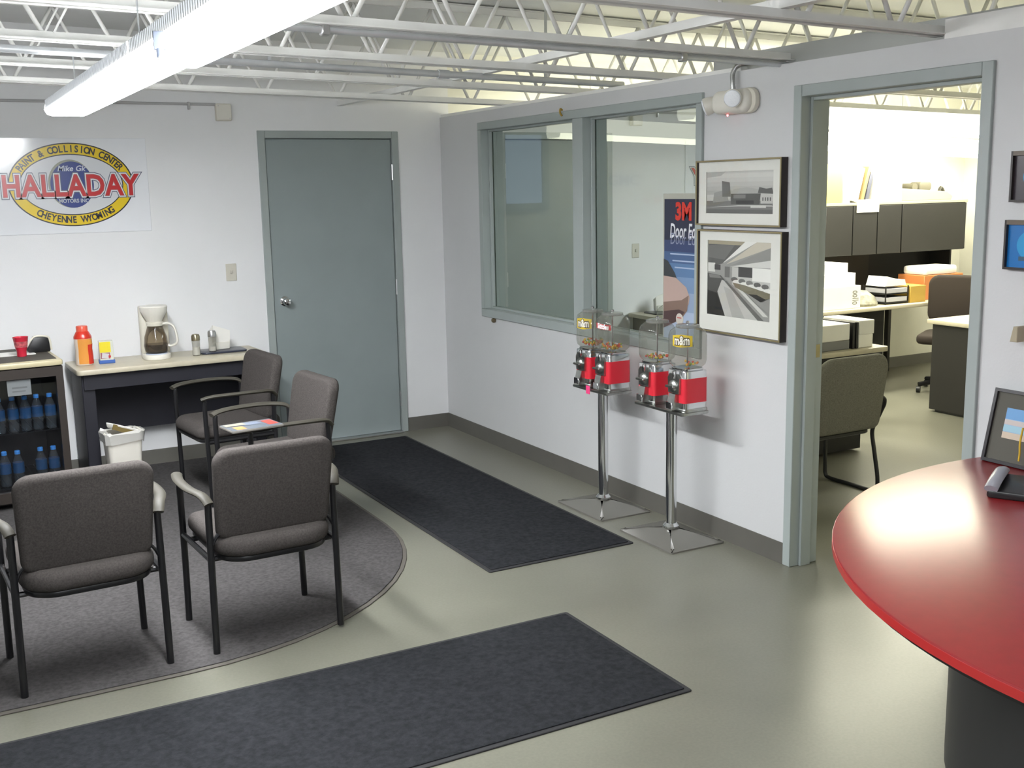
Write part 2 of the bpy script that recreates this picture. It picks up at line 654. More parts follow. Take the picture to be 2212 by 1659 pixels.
def jamb(y0, y1, nm, z0=0.0, z1=OH):
    obj(nm, BX(-0.014, T + 0.014, y0, y1, z0, z1, 0.003), TRIM, d2)


jamb(OY1 - F, OY1, 'frame_jamb')
jamb(OY0, OY0 + F, 'frame_jamb')
obj('frame_head', BX(-0.014, T + 0.014, OY0 + F, OY1 - F, OH - F, OH, 0.003), TRIM, d2)
obj('frame_stop', BX(0.04, 0.10, OY1 - F - 0.016, OY1 - F, 0, OH - F, 0.002), TRIM, d2)
obj('frame_stop', BX(0.04, 0.10, OY0 + F, OY0 + F + 0.016, 0, OH - F, 0.002), TRIM, d2)
obj('frame_stop', BX(0.04, 0.10, OY0 + F + 0.016, OY1 - F - 0.016, OH - F - 0.016, OH - F, 0.002), TRIM, d2)
st = obj('strike_plate', BX(0.102, 0.135, OY1 - F - 0.003, OY1 - F, 0.98, 1.04), mat('brass_strike', rgb(150, 140, 105), 0.35, metal=0.8), d2)

# ------------------------------------------------------------------ window_1, in the partition
w1 = struct_empty('window_1', 'internal window of two panes in a grey frame')
GX = 0.07
bm_l = [('frame_sill', WY0, WY1, WZ0, WZ0 + 0.055), ('frame_head', WY0, WY1, WZ1 - 0.05, WZ1)]
for nm, a, b_, z0, z1 in bm_l:
    obj(nm, BX(-0.016, T + 0.014, a, b_, z0, z1, 0.003), TRIM, w1)
for a, b_ in ((WY0, WY0 + 0.05), (WY1 - 0.05, WY1), (-1.955, -1.842)):
    if b_ > -1.9 and b_ < -1.8:
        obj('mullion', BX(-0.016, T + 0.014, -1.955, -1.845, WZ0 + 0.055, WZ1 - 0.05, 0.003), TRIM, w1)
    else:
        obj('frame_jamb', BX(-0.016, T + 0.014, a, b_, WZ0 + 0.055, WZ1 - 0.05, 0.003), TRIM, w1)
for a, b_ in ((WY0 + 0.05, -1.955), (-1.845, WY1 - 0.05)):
    z0, z1 = WZ0 + 0.055, WZ1 - 0.05
    pn = obj('pane', sheet([(GX, a, z0), (GX, a, z1), (GX, b_, z1), (GX, b_, z0)]), FILM, w1, smooth=False)
    for yy0, yy1 in ((a, a + 0.012), (b_ - 0.012, b_)):
        obj('glazing_stop', BX(GX - 0.03, GX - 0.004, yy0, yy1, z0, z1, 0.002), TRIM, pn)
    for zz0, zz1 in ((z0, z0 + 0.012), (z1 - 0.012, z1)):
        obj('glazing_stop', BX(GX - 0.03, GX - 0.004, a + 0.012, b_ - 0.012, zz0, zz1, 0.002), TRIM, pn)

# office window with daylight
w2 = struct_empty('window_2', 'small office window with bluish daylight')
obj('frame', bx(bx(bx(bx(B(), 0.46, 0.52, -0.03, 0.0, 1.6, 2.22), 0.84, 0.90, -0.03, 0, 1.6, 2.22), 0.52, 0.84, -0.03, 0, 1.6, 1.655), 0.52, 0.84, -0.03, 0, 2.165, 2.22), TRIM, w2, smooth=False)
obj('pane', BX(0.52, 0.84, -0.012, -0.006, 1.655, 2.165), emit_mat('daylight_pane', (0.55, 0.7, 1.0, 1), 2.0), w2, smooth=False)

# ================================================================== ROOF JOISTS
webL = TUBE_([(0, 0, 0), (-0.205, 0, 0.375)], 0.0095, 8)      # leans to the left going up
webR = TUBE_([(0, 0, 0), (0.205, 0, 0.375)], 0.0095, 8)
mL = bpy.data.meshes.new('web_bar'); webL.to_mesh(mL); webL.free(); mL.materials.append(STEEL)
mR = bpy.data.meshes.new('web_bar'); webR.to_mesh(mR); webR.free(); mR.materials.append(STEEL)
wideb = B()
bx(wideb, -0.004, 0.004, -0.02, 0.02, 0, 0.427, M=Matrix.Rotation(math.atan2(0.205, 0.375), 4, 'Y'))
mW = bpy.data.meshes.new('web_strap'); wideb.to_mesh(mW); wideb.free(); mW.materials.append(STEEL)
for me_ in (mL, mR):
    for p_ in me_.polygons:
        p_.use_smooth = True


def angle_bar(x0, x1, side, flip=1):
    b = B()
    bx(b, x0, x1, side * 0.012, side * 0.016, 0 if flip > 0 else -0.034, 0.034 if flip > 0 else 0)
    bx(b, x0, x1, min(side * 0.012, side * 0.046), max(side * 0.012, side * 0.046), 0 if flip > 0 else -0.004, 0.004 if flip > 0 else 0)
    return b


JY = [-0.95, -1.825, -2.70, -3.57, -4.42, -5.30, -6.18, -7.05]
JN = ['closest to the back wall', 'second from the back wall', 'third from the back wall', 'fourth from the back wall, a conduit below it',
      'nearest one in view, over the office doorway', 'out of view near the camera', 'out of view above the camera', 'out of view behind the camera']
chordm = {}
for ji, (y, nm) in enumerate(zip(JY, JN)):
    if ji > 4:
        continue
    j = thing('roof_joist', 'white open-web steel roof joist, ' + nm, 'joist', (0, y, 2.302), 0, 'white steel roof joists')
    j.rotation_euler = (0, math.atan(SL), 0)
    for key, s, z, fl in (('b1', -1, 0, 1), ('b2', 1, 0, 1), ('t1', -1, 0.435, -1), ('t2', 1, 0.435, -1)):
        nmp = 'bottom_chord' if key[0] == 'b' else 'top_chord'
        if key not in chordm:
            o = obj(nmp, angle_bar(XL, XO, s, fl), STEEL, j, (0, 0, z), smooth=False)
            chordm[key] = o.data
        else:
            inst(nmp, chordm[key], j, (0, 0, z))
    k0 = -13
    for k in range(-12, 13):
        x = -0.217 + 0.45 * k
        if x < -4.6 or x > XO - 0.3:
            continue
        inst('web_bar', mL, j, (x - 0.02, 0, 0.03))
        if x < -2.5 and ji in (1, 2, 3):
            inst('web_strap', mW, j, (x + 0.02, 0, 0.03))
        else:
            inst('web_bar', mR, j, (x + 0.02, 0, 0.03))

br = tag(obj('bridging_angle', bx(bx(B(), -0.02, 0.02, -6.3, 0, 0, 0.004), -0.02, -0.016, -6.3, 0, 0.004, 0.034), STEEL, None, (-0.76, 0, 2.302 + 0.76 * SL + 0.036), smooth=False),
         'long white bridging angle crossing over the joists beside the partition', 'steel angle')


def pipe(name, label, y, zoff, r, couple=None, x0=XL, x1=0.1):
    p = thing(name, label, 'pipe', (0, y, zoff))
    p.rotation_euler = (0, math.atan(SL), 0)
    obj('pipe_run', TUBE_([(x0, 0, 0), (x1, 0, 0)], r, 12), PIPE, p)
    if couple:
        obj('pipe_coupling', TUBE_([(couple - 0.03, 0, 0), (couple + 0.03, 0, 0)], r * 1.3, 12), PIPE, p)
    for x in (-5.2, -3.6, -1.9, -0.4):
        obj('pipe_strap', bx(B(), x - 0.008, x + 0.008, -0.002, 0.002, 0, (roof_z(0) - zoff)), PIPE, p, smooth=False)
    return p


pipe('ceiling_pipe', 'grey ceiling pipe with a coupling, between the second and third joists', -2.2, 2.325, 0.017, couple=-1.0)
cond = thing('steel_conduit', 'thin grey conduit clipped under the fourth joist', 'conduit', (0, -3.57, 2.286))
cond.rotation_euler = (0, math.atan(SL), 0)
obj('conduit_run', TUBE_([(-2.5, 0, 0), (0.05, 0, 0)], 0.0125, 12), PIPE, cond)
obj('conduit_clip', BX(-2.12, -2.09, -0.018, 0.018, -0.02, 0.018, 0.004), BRUSH, cond)
obj('conduit_clip', BX(-0.55, -0.52, -0.018, 0.018, -0.02, 0.018, 0.004), BRUSH, cond)


# ================================================================== CEILING LIGHTS, waiting room
def wrap_light(y0, y1, drop, hw, label, lit):
    t = thing('ceiling_light', label, 'ceiling light', (-2.75, 0, 2.145 - drop), 0, 'long wraparound ceiling lights')
    # lens cross-section (x, z)
    sec = [(-hw + 0.03, 0.0), (hw - 0.03, 0.0), (hw - 0.01, 0.008), (hw, 0.028), (hw - 0.01, 0.07), (-hw + 0.01, 0.07), (-hw, 0.028), (-hw + 0.01, 0.008)]
    bm = B()
    rings = [[Vector((x, yy, z)) for x, z in sec] for yy in (y0 + 0.015, y1 - 0.015)]
    ring_loft(bm, rings)
    le = obj('lens', bm, [lit, TUBES, TUBEU], t)
    for p in le.data.polygons:
        if p.center.z > 0.03 or abs(p.normal.z) < 0.35 and p.center.z > 0.02:
            p.material_index = 2 if p.normal.z > 0.9 else 1
    b = B()
    yy = y0 + 0.03
    while yy < y1 - 0.03:
        for s in (-1, 1):
            bx(b, s * (hw - 0.004) - 0.003, s * (hw - 0.004) + 0.003, yy, yy + 0.009, 0.028, 0.068)
        yy += 0.024
    rb = obj('lens_ribs', b, mat('lens_rib', (0.7, 0.72, 0.74, 1), 0.3), t, smooth=False)
    rb['kind'] = 'stuff'
    obj('housing', BX(-0.055, 0.055, y0, y1, 0.07, 0.10, 0.004), STEEL, t)
    for yy in (y0, y1 - 0.015):
        obj('end_cap', SLAB([(x, z) for x, z in sec], yy, yy + 0.015, fn=lambda x, y, z: Vector((x, z, y))), lit, t)
    for yy in (y0 + 0.35, y1 - 0.35):
        obj('hanger_rod', TUBE_([(0, yy, 0.1), (0, yy, 0.26 + drop)], 0.003, 6), PIPE, t)
    return t


wrap_light(-3.98, -1.74, 0.0, 0.10, 'far fluorescent wraparound light, ending near the sign wall', TUBE)
wrap_light(-6.42, -4.02, 0.01, 0.112, 'near fluorescent wraparound light, running out of the picture top', TUBE2)
ck = thing('joint_clip', 'small pale steel clip on the left edge of the near ceiling light', 'clip', (-2.877, -4.55, 2.118))
CLIPS = mat('clip_steel', rgb(92, 100, 116), 0.5)
obj('clip_plate', BX(-0.015, 0.015, -0.003, 0.0, 0.0, 0.045, 0.0012), CLIPS, ck)
obj('clip_tab', TUBE_([(0.0, -0.0015, 0.004), (0.001, -0.0015, -0.018)], 0.010, 10, ry=0.003, upv=(0, 1, 0)), CLIPS, ck)
obj('clip_arm', BX(0.012, 0.03, -0.002, 0.03, 0.034, 0.038), CLIPS, ck)
obj('clip_bolt', TUBE_([(0.001, -0.006, -0.02), (0.001, 0.0, -0.02)], 0.008, 10), mat('grey_nut', rgb(120, 126, 110), 0.5), ck)

# ================================================================== WALL THINGS, back wall
bxo = thing('junction_box', 'white square junction box high on the back wall', 'junction box', (-1.575, 0, 2.297))
obj('box_body', BX(-0.05, 0.05, -0.045, 0, -0.055, 0.055, 0.006), OFFW, bxo)
obj('box_cover', BX(-0.046, 0.046, -0.049, -0.044, -0.05, 0.05, 0.003), WHPL, bxo)
for x, z in ((-0.036, 0.04), (0.036, -0.04)):
    obj('cover_screw', TUBE_([(x, -0.048, z), (x, -0.051, z)], 0.004, 8), BRUSH, bxo)
wc = thing('surface_conduit', 'thin painted conduit along the back wall above the sign', 'conduit', (0, -0.012, 2.347))
obj('conduit_run', TUBE_([(-4.6, 0, 0.004), (-1.62, 0, 0)], 0.009, 10), mat('painted_conduit', rgb(176, 176, 176), 0.5), wc)
obj('conduit_strap', BX(-1.80, -1.785, -0.012, 0.012, -0.035, 0.014, 0.003), BRUSH, wc)
sw = thing('light_switch', 'ivory light switch plate beside the grey door', 'light switch', (-1.584, 0, 1.249))
obj('switch_plate', BX(-0.036, 0.036, -0.006, 0, -0.058, 0.058, 0.003), mat('ivory', rgb(206, 202, 190), 0.4), sw)
obj('toggle', BX(-0.006, 0.006, -0.016, -0.005, -0.008, 0.014, 0.002), mat('ivory', rgb(206, 202, 190), 0.4), sw)

# the logo sign
sg = thing('logo_sign', 'glossy white sign panel with yellow oval ring and big red lettering', 'sign', (-2.54, 0, 1.845))
obj('sign_panel', BX(-0.62, 0.46, -0.006, 0, -0.30, 0.285, 0.002), mat('sign_gloss_white', rgb(236, 238, 242), 0.14), sg)
pr = Print(y=-0.0066, rough=0.28)
YE, BK, BL, RD, WH = (232, 200, 22), (40, 42, 48), (44, 62, 132), (196, 40, 44), (226, 228, 232)
pr.ell(BK, 0, 0, 0.368, 0.256, 72).ell(YE, 0, 0, 0.360, 0.249, 72)
pr.ell(BK, 0, 0, 0.304, 0.188, 72).ell((214, 216, 220), 0, 0, 0.298, 0.182, 72)
pr.ell((150, 152, 140), -0.008, 0.006, 0.131, 0.148, 48).ell(BL, 0.0, 0, 0.127, 0.142, 48)


def arc_text(s, rx, rz, a0, a1, size, upside=False):
    n = len(s)
    for i, ch in enumerate(s):
        if ch == ' ':
            continue
        a = math.radians(a0 + (a1 - a0) * i / (n - 1))
        x, z = rx * math.cos(a), rz * math.sin(a)
        tx, tz = -rx * math.sin(a), rz * math.cos(a)
        ang = math.atan2(tz, tx) + (0 if upside else PI)
        pr.y += pr.step
        pr.text((52, 52, 60), ch, x, z, size, 0.0018, ang=ang, sx=0.8)


pr.y -= pr.step
arc_text('PAINT & COLLISION CENTER', 0.331, 0.2175, 153, 29, 0.058)
arc_text('CHEYENNE WYOMING', 0.331, 0.2175, 232, 312, 0.056, upside=True)
pr.text((200, 206, 220), 'Mike Gk', 0.0, 0.098, 0.047, 0.001, shear=0.25)
pr.text((176, 182, 196), 'MOTORS INC', 0.002, -0.1, 0.032, 0.0012, sx=0.9)
HS = 0.182
for col, off in (((92, 100, 118), 0.0185), ((224, 226, 230), 0.0135), ((176, 84, 84), 0.0065), (RD, 0.0025)):
    pr.text(col, 'HALLADAY', -0.006, -0.012, HS, off, sx=0.845, space=1.04)
pr.build('sign_print', sg)

# ================================================================== FLOOR COVERINGS
mt = thing('entrance_mat', 'long dark mat running from the grey door along the partition', 'mat')
obj('mat_border', SLAB(rrect(-1.245, -0.425, -3.06, -0.17, 0.012), 0, 0.006, 0.003), MATE, mt)
obj('mat_pile', SLAB(rrect(-1.225, -0.445, -3.04, -0.19, 0.008), 0.0055, 0.010, 0.003), MATB, mt)
mt = thing('entrance_mat', 'dark mat in the foreground, in front of the two near chairs', 'mat')
obj('mat_border', SLAB(rrect(-4.3, -1.19, -4.515, -3.66, 0.012), 0, 0.006, 0.003), MATE, mt)
obj('mat_pile', SLAB(rrect(-4.28, -1.21, -4.495, -3.68, 0.008), 0.0055, 0.010, 0.003), MATB, mt)
rg = thing('area_rug', 'large grey brown rug with rounded corner under the chairs', 'rug')
out = rrect(-5.6, -1.365, -3.44, -0.02, 0.05, 14, rs=(0.35, 0.3, 1.15, 1.35))
obj('rug_binding', SLAB(out, 0, 0.006, 0.003), CARPE, rg)
obj('rug_pile', SLAB(inset(out, 0.02), 0.0055, 0.011, 0.004), CARP, rg)


# ================================================================== WAITING CHAIRS
def make_chair(label, loc, rotz):
    t = thing('waiting_chair', label, 'chair', loc, rotz, 'grey upholstered waiting room chairs')
    # seat cushion: rounded at the rear
    o = rrect(-0.235, 0.235, -0.285, 0.245, 0.1, 8, rs=(0.07, 0.07, 0.13, 0.13))

    def dome(x, y, z):
        k = (z - 0.385) / 0.075
        return Vector((x, y, z + 0.018 * k * (1 - (x / 0.25) ** 2) * (1 - min(1, (y / 0.29) ** 2)) - 0.02 * k * max(0, (y - 0.17) / 0.08) ** 2))
    obj('seat', SLAB(o, 0.385, 0.46, 0.03, 4, fn=dome), FABR, t)
    obj('seat_pan', SLAB(inset(o, 0.015), 0.365, 0.388, 0.006, 2), BLKPL, t)
    # backrest: outline in x/z, curved, leaning back
    bo = rrect(-0.238, 0.238, 0.448, 0.818, 0.07, 8, rs=(0.062, 0.062, 0.04, 0.04))
    bo = [(x * (0.94 + 0.06 * min(1, (z - 0.445) / 0.25)), z) for x, z in bo]

    def bend(x, z, y):
        return Vector((x, -0.205 - y + 0.35 * x * x - 0.20 * (z - 0.44), z))
    obj('backrest', SLAB(bo, -0.035, 0.03, 0.024, 4, fn=bend), FABR, t)
    for s in (-1, 1):
        obj('leg', TUBE_([(s * 0.258, -0.205, 0.0), (s * 0.252, -0.2, 0.61)], 0.0135, 10), BLACKM, t)
        obj('leg', TUBE_(spath([(s * 0.255, 0.2, 0.0), (s * 0.252, 0.205, 0.3), (s * 0.252, 0.21, 0.58), (s * 0.254, 0.205, 0.618)], 4), 0.0135, 10), BLACKM, t)
        obj('armrest', TUBE_(spath([(s * 0.252, -0.215, 0.60), (s * 0.266, -0.18, 0.628), (s * 0.292, -0.09, 0.638), (s * 0.292, 0.05, 0.640), (s * 0.27, 0.17, 0.636), (s * 0.254, 0.228, 0.622)], 5), 0.022, 12, ry=0.011), ARMW, t)
        obj('side_rail', TUBE_([(s * 0.252, -0.2, 0.372), (s * 0.252, 0.205, 0.372)], 0.011, 8), BLACKM, t)
        obj('back_bracket', TUBE_(spath([(s * 0.25, -0.2, 0.42), (s * 0.232, -0.2, 0.46), (s * 0.205, -0.205, 0.49)], 4), 0.012, 8, ry=0.006), BLACKM, t)
    obj('cross_rail', TUBE_([(-0.252, -0.15, 0.362), (0.252, -0.15, 0.362)], 0.011, 8), BLACKM, t)
    obj('cross_rail', TUBE_([(-0.252, 0.15, 0.362), (0.252, 0.15, 0.362)], 0.011, 8), BLACKM, t)
    return t


ch = make_chair('grey upholstered armchair seen from behind, nearest and leftmost of the two', (-3.02, -3.13, 0.011), math.radians(2.9))
dup(ch, (-2.33, -3.11, 0.011), math.radians(2.8), 'grey upholstered armchair seen from behind, right of the other near one')
dup(ch, (-1.925, -1.97, 0.011), math.radians(95.5), 'grey armchair facing left with a magazine on its arm')
dup(ch, (-1.925, -1.0, 0.011), math.radians(96.4), 'grey armchair facing left right in front of the coffee desk')

mg = thing('magazine', 'colourful magazine lying across the arm of the grey chair', 'magazine', (-2.10, -2.235, 0.651), math.radians(8))
obj('magazine_pages', SLAB(rrect(-0.13, 0.13, -0.085, 0.085, 0.004), 0, 0.012, 0.003), mat('mag_pages', rgb(120, 116, 110), 0.6), mg)
mp = Print(y=0, rough=0.3)
mp.rect((96, 104, 114), -0.128, 0.128, -0.083, 0.083).rect((206, 150, 90), -0.1, -0.05, -0.07, 0.0).rect((190, 70, 60), 0.07, 0.12, -0.05, 0.06)
mp.rect((120, 130, 150), -0.03, 0.05, 0.0, 0.06).rect((166, 160, 140), -0.12, -0.02, 0.02, 0.07)
mp.build('cover_print', mg, (0, 0, 0.0125), (-PI / 2, 0, 0))

# ================================================================== COFFEE DESK
DKX, DKY, DKR = -2.67, -0.515, math.radians(2.0)
dk = thing('coffee_desk', 'desk with beige laminate top and dark panel below the coffee maker', 'desk', (DKX, DKY, 0), DKR)
obj('desk_top', SLAB(rrect(0, 1.19, 0, 0.46, 0.03, 4, rs=(0.02, 0.02, 0.03, 0.03)), 0.715, 0.747, 0.006, 2), LAMIN, dk)
obj('modesty_panel', BX(0.06, 1.13, 0.40, 0.42, 0.28, 0.715), DKPAN, dk)
obj('apron', BX(0.04, 1.15, 0.04, 0.06, 0.62, 0.715), DKPAN, dk)
for x in (0.03, 1.08):
    lg = obj('leg_panel', BX(x, x + 0.075, 0.06, 0.44, 0.03, 0.715, 0.004), DKPAN, dk)
    obj('foot', BX(x - 0.005, x + 0.08, 0.03, 0.45, 0.0112, 0.03, 0.004), DKPAN, lg)


def D(x, y, z=0.747):
    return (x, y, z)


# coffee creamer canister
cr = thing('creamer_canister', 'red and orange coffee creamer canister on the desk', 'canister', D(-2.592, -0.27), math.radians(-10))
obj('canister_body', lathe(B(), [(0.046, 0), (0.052, 0.006), (0.052, 0.06), (0.049, 0.10), (0.052, 0.14), (0.051, 0.175), (0.038, 0.20), (0.032, 0.205)], 24, sq=2.6), mat('canister_cream', rgb(222, 206, 190), 0.25), cr)
lb = B()
lathe(lb, [(0.0535, 0.012), (0.0535, 0.06), (0.0505, 0.10), (0.0535, 0.14), (0.0525, 0.165)], 24, sq=2.6, cap=False)
bmesh.ops.delete(lb, geom=[f for f in lb.faces if not (f.calc_center_median().y < 0.0 and f.calc_center_median().x > -0.022)], context='FACES')
obj('canister_label', lb, mat('canister_orange', rgb(222, 150, 70), 0.25), cr)
lb = B()
lathe(lb, [(0.054, 0.01), (0.054, 0.06), (0.0512, 0.10), (0.054, 0.13)], 24, sq=2.6, cap=False)
bmesh.ops.delete(lb, geom=[f for f in lb.faces if not (f.calc_center_median().x > 0.03)], context='FACES')
obj('label_flame', lb, mat('canister_red', rgb(206, 52, 34), 0.25), cr)
obj('canister_shoulder', lathe(B(), [(0.0525, 0.166), (0.052, 0.178), (0.039, 0.203), (0.033, 0.21)], 24, sq=2.6), mat('canister_red', rgb(206, 52, 34), 0.25), cr)
obj('canister_cap', lathe(B(), [(0.034, 0.208), (0.034, 0.238), (0.031, 0.243)], 24), mat('canister_capred', rgb(226, 92, 70), 0.3), cr)

# sugar box
sb = thing('tea_box', 'small yellow and white box on a blue tray', 'box', D(-2.462, -0.27), math.radians(-4))
obj('box_tray', BX(-0.047, 0.047, -0.034, 0.034, 0, 0.022, 0.003), mat('tray_blue', rgb(62, 100, 172), 0.4), sb)
obj('box_carton', BX(-0.041, 0.041, -0.027, 0.027, 0.018, 0.14, 0.002), mat('carton_white', rgb(206, 208, 196), 0.5), sb)
pb = Print(y=-0.0275)
pb.rect((226, 208, 40), -0.039, 0.026, 0.07, 0.135).rect((150, 90, 100), -0.036, 0.02, 0.03, 0.068).poly((200, 196, 200), [(-0.03, 0.035), (0.01, 0.03), (0.015, 0.06), (-0.025, 0.068)]).rect((190, 50, 50), 0.01, 0.024, 0.036, 0.05)
pb.build('carton_print', sb)

# coffee maker
cm = thing('coffee_maker', 'white drip coffee maker with half full glass carafe', 'coffee maker', D(-2.155, -0.24), math.radians(-6))
obj('base', SLAB(rrect(-0.085, 0.085, -0.115, 0.10, 0.075, 6, rs=(0.02, 0.02, 0.08, 0.08)), 0, 0.032, 0.006, 2), WHPL, cm)
obj('water_tower', SLAB(rrect(-0.088, 0.088, 0.02, 0.10, 0.02, 4), 0.03, 0.33, 0.008, 2), OFFW, cm)
obj('brew_basket', lathe(B(), [(0.046, 0.238), (0.05, 0.245), (0.066, 0.275), (0.082, 0.305), (0.085, 0.33), (0.08, 0.338)], 24, c=(0, -0.03, 0)), WHPL, cm)
obj('warming_plate', lathe(B(), [(0.066, 0.032), (0.066, 0.038)], 24, c=(0, -0.035, 0)), mat('warm_plate', rgb(190, 200, 215), 0.25), cm)
ca = obj('carafe', lathe(B(), [(0.055, 0.039), (0.069, 0.05), (0.075, 0.085), (0.069, 0.14), (0.052, 0.19), (0.046, 0.212), (0.048, 0.222)], 24, c=(0, -0.035, 0), cap=False), clear_mat('carafe_glass', (0.62, 0.55, 0.45, 1), 0.03, haze=0.15, haze_col=(0.3, 0.26, 0.2, 1)), cm)
obj('coffee', lathe(B(), [(0.053, 0.041), (0.066, 0.052), (0.0715, 0.085), (0.071, 0.095)], 24, c=(0, -0.035, 0)), mat('coffee', rgb(34, 24, 18), 0.1), ca)
obj('carafe_collar', lathe(B(), [(0.048, 0.21), (0.052, 0.214), (0.052, 0.232), (0.046, 0.238), (0.02, 0.24)], 24, c=(0, -0.035, 0)), OFFW, ca)
obj('carafe_handle', TUBE_(spath([(0.045, -0.045, 0.222), (0.085, -0.05, 0.222), (0.115, -0.055, 0.195), (0.128, -0.06, 0.13), (0.122, -0.06, 0.095), (0.09, -0.052, 0.08), (0.072, -0.045, 0.085)], 4), 0.012, 10, ry=0.008), WHPL, ca)

# shakers
def shaker(label, x, y, fill, topm):
    s = thing('glass_shaker', label, 'shaker', D(x, y), 0, 'glass shakers on the coffee desk')
    obj('jar', lathe(B(), [(0.022, 0), (0.026, 0.004), (0.024, 0.05), (0.026, 0.10)], 16), clear_mat('shaker_glass_' + str(fill), (0.75, 0.75, 0.72, 1), 0.04, haze=0.25, haze_col=(0.62, 0.6, 0.55, 1)), s)
    obj('powder', lathe(B(), [(0.02, 0.003), (0.0235, 0.006), (0.0225, fill)], 16), PAPER, s)
    obj('shaker_top', lathe(B(), [(0.0275, 0.098), (0.0275, 0.125), (0.022, 0.137), (0.01, 0.14)], 16), topm, s)
    return s


DULL = mat('dull_tin', rgb(150, 142, 118), 0.3, metal=0.8)
shaker('glass shaker half full of white powder, between carafe and tray', -1.914, -0.29, 0.055, DULL)
tr = tag(obj('serving_tray', SLAB(rrect(-0.15, 0.15, -0.10, 0.10, 0.04, 5), 0, 0.012, 0.004, 2), mat('tray_dark', rgb(46, 50, 66), 0.3), None, D(-1.73, -0.20)), 'dark oval tray under the shaker and napkins', 'tray')
s2 = shaker('tall metal-topped shaker standing on the dark tray', -1.80, -0.25, 0.03, BRUSH)
s2.location.z = 0.759
nh = thing('napkin_holder', 'white napkin stack in a holder on the dark tray', 'napkin holder', D(-1.735, -0.17, 0.759), math.radians(12))
obj('holder_base', BX(-0.06, 0.06, -0.03, 0.03, 0, 0.05, 0.004), WHPL, nh)
bm = B()
for i in range(5):
    x = -0.022 + i * 0.011
    slab(bm, [(-0.065, 0.01), (0.065, 0.01), (0.07, 0.12 - 0.006 * i), (-0.05, 0.165 - 0.008 * i)], x, x + 0.008, fn=lambda a, b_, c: Vector((a, c, b_)))
obj('napkins', bm, PAPER, nh)

# ================================================================== DRINKS COOLER
fr = thing('drinks_cooler', 'black glass-door drinks cooler with beige top and water bottles', 'cooler', (-3.40, -0.735, 0), math.radians(3.0))
CW, CD, CH = 0.635, 0.66, 0.82
obj('cabinet', bx(bx(bx(bx(bx(B(), 0, 0.035, 0.05, CD, 0.03, CH), CW - 0.035, CW, 0.05, CD, 0.03, CH), 0.035, CW - 0.035, CD - 0.03, CD, 0.03, CH), 0.035, CW - 0.035, 0.05, CD - 0.03, 0.03, 0.10), 0.035, CW - 0.035, 0.05, CD - 0.03, CH - 0.03, CH), mat('cooler_black', rgb(30, 27, 26), 0.4), fr, smooth=False)
obj('cooler_top', SLAB(rrect(-0.005, CW + 0.005, -0.005, CD + 0.005, 0.02, 4), CH, CH + 0.032, 0.008, 2), mat('cooler_top_beige', rgb(190, 180, 146), 0.35), fr)
obj('top_mat', SLAB(rrect(0.02, CW - 0.02, 0.05, CD - 0.02, 0.01, 3), CH + 0.031, CH + 0.035, 0.001, 1), mat('rubber_mat_brown', rgb(74, 70, 62), 0.7), fr)
dr = obj('cooler_door', bx(bx(bx(bx(B(), 0.0, 0.04, 0.0, 0.045, 0.05, CH - 0.005), CW - 0.04, CW, 0, 0.045, 0.05, CH - 0.005), 0.04, CW - 0.04, 0, 0.045, 0.05, 0.11), 0.04, CW - 0.04, 0, 0.045, CH - 0.06, CH - 0.005), mat('cooler_doorframe', rgb(52, 46, 42), 0.4), fr, smooth=False)
obj('door_glass', BX(0.04, CW - 0.04, 0.02, 0.024, 0.11, CH - 0.06), clear_mat('cooler_glass', (0.85, 0.87, 0.9, 1), 0.02), dr, smooth=False)
pl = Print(y=0.0185, rough=0.5)
pl.rect((118, 122, 124), 0.335, 0.46, CH - 0.155, CH - 0.065).rect((96, 98, 100), 0.36, 0.44, CH - 0.115, CH - 0.105).rect((98, 100, 102), 0.36, 0.43, CH - 0.135, CH - 0.127)
pl.build('door_notice', dr)
for x in (0.04, CW - 0.07):
    for y in (0.08, CD - 0.08):
        obj('cooler_foot', BX(x, x + 0.03, y, y + 0.03, 0.0112, 0.03), BLKPL, fr, smooth=False)
for z in (0.44, 0.125):
    b = B()
    for i in range(14):
        x = 0.045 + i * (CW - 0.09) / 13
        bx(b, x - 0.002, x + 0.002, 0.07, CD - 0.05, z - 0.004, z)
    bx(b, 0.038, CW - 0.038, 0.07, 0.076, z - 0.006, z - 0.001)
    bx(b, 0.038, CW - 0.038, CD - 0.056, CD - 0.05, z - 0.006, z - 0.001)
    obj('wire_shelf', b, BLACKM, fr, smooth=False)

CAPB = mat('cap_blue', rgb(70, 150, 226), 0.35)
LABB = mat('label_blue', rgb(36, 74, 112), 0.4)
bot0 = None


def bottle(label, x, y, z):
    global bot0
    c, s = math.cos(fr.rotation_euler[2]), math.sin(fr.rotation_euler[2])
    loc = (fr.location.x + c * x - s * y, fr.location.y + s * x + c * y, z)
    if bot0 is None:
        bot0 = thing('water_bottle', label, 'bottle', loc, 0, 'water bottles in the cooler')
        obj('bottle_body', lathe(B(), [(0.026, 0), (0.03, 0.006), (0.028, 0.05), (0.031, 0.06), (0.031, 0.12), (0.028, 0.14), (0.016, 0.175), (0.013, 0.19)], 14), GLASSB, bot0)
        obj('bottle_label', lathe(B(), [(0.0315, 0.075), (0.0315, 0.135)], 14, cap=False), LABB, bot0)
        obj('bottle_cap', lathe(B(), [(0.0155, 0.184), (0.0155, 0.202), (0.013, 0.205)], 14), CAPB, bot0)
        return bot0
    return dup(bot0, loc, 0, label)


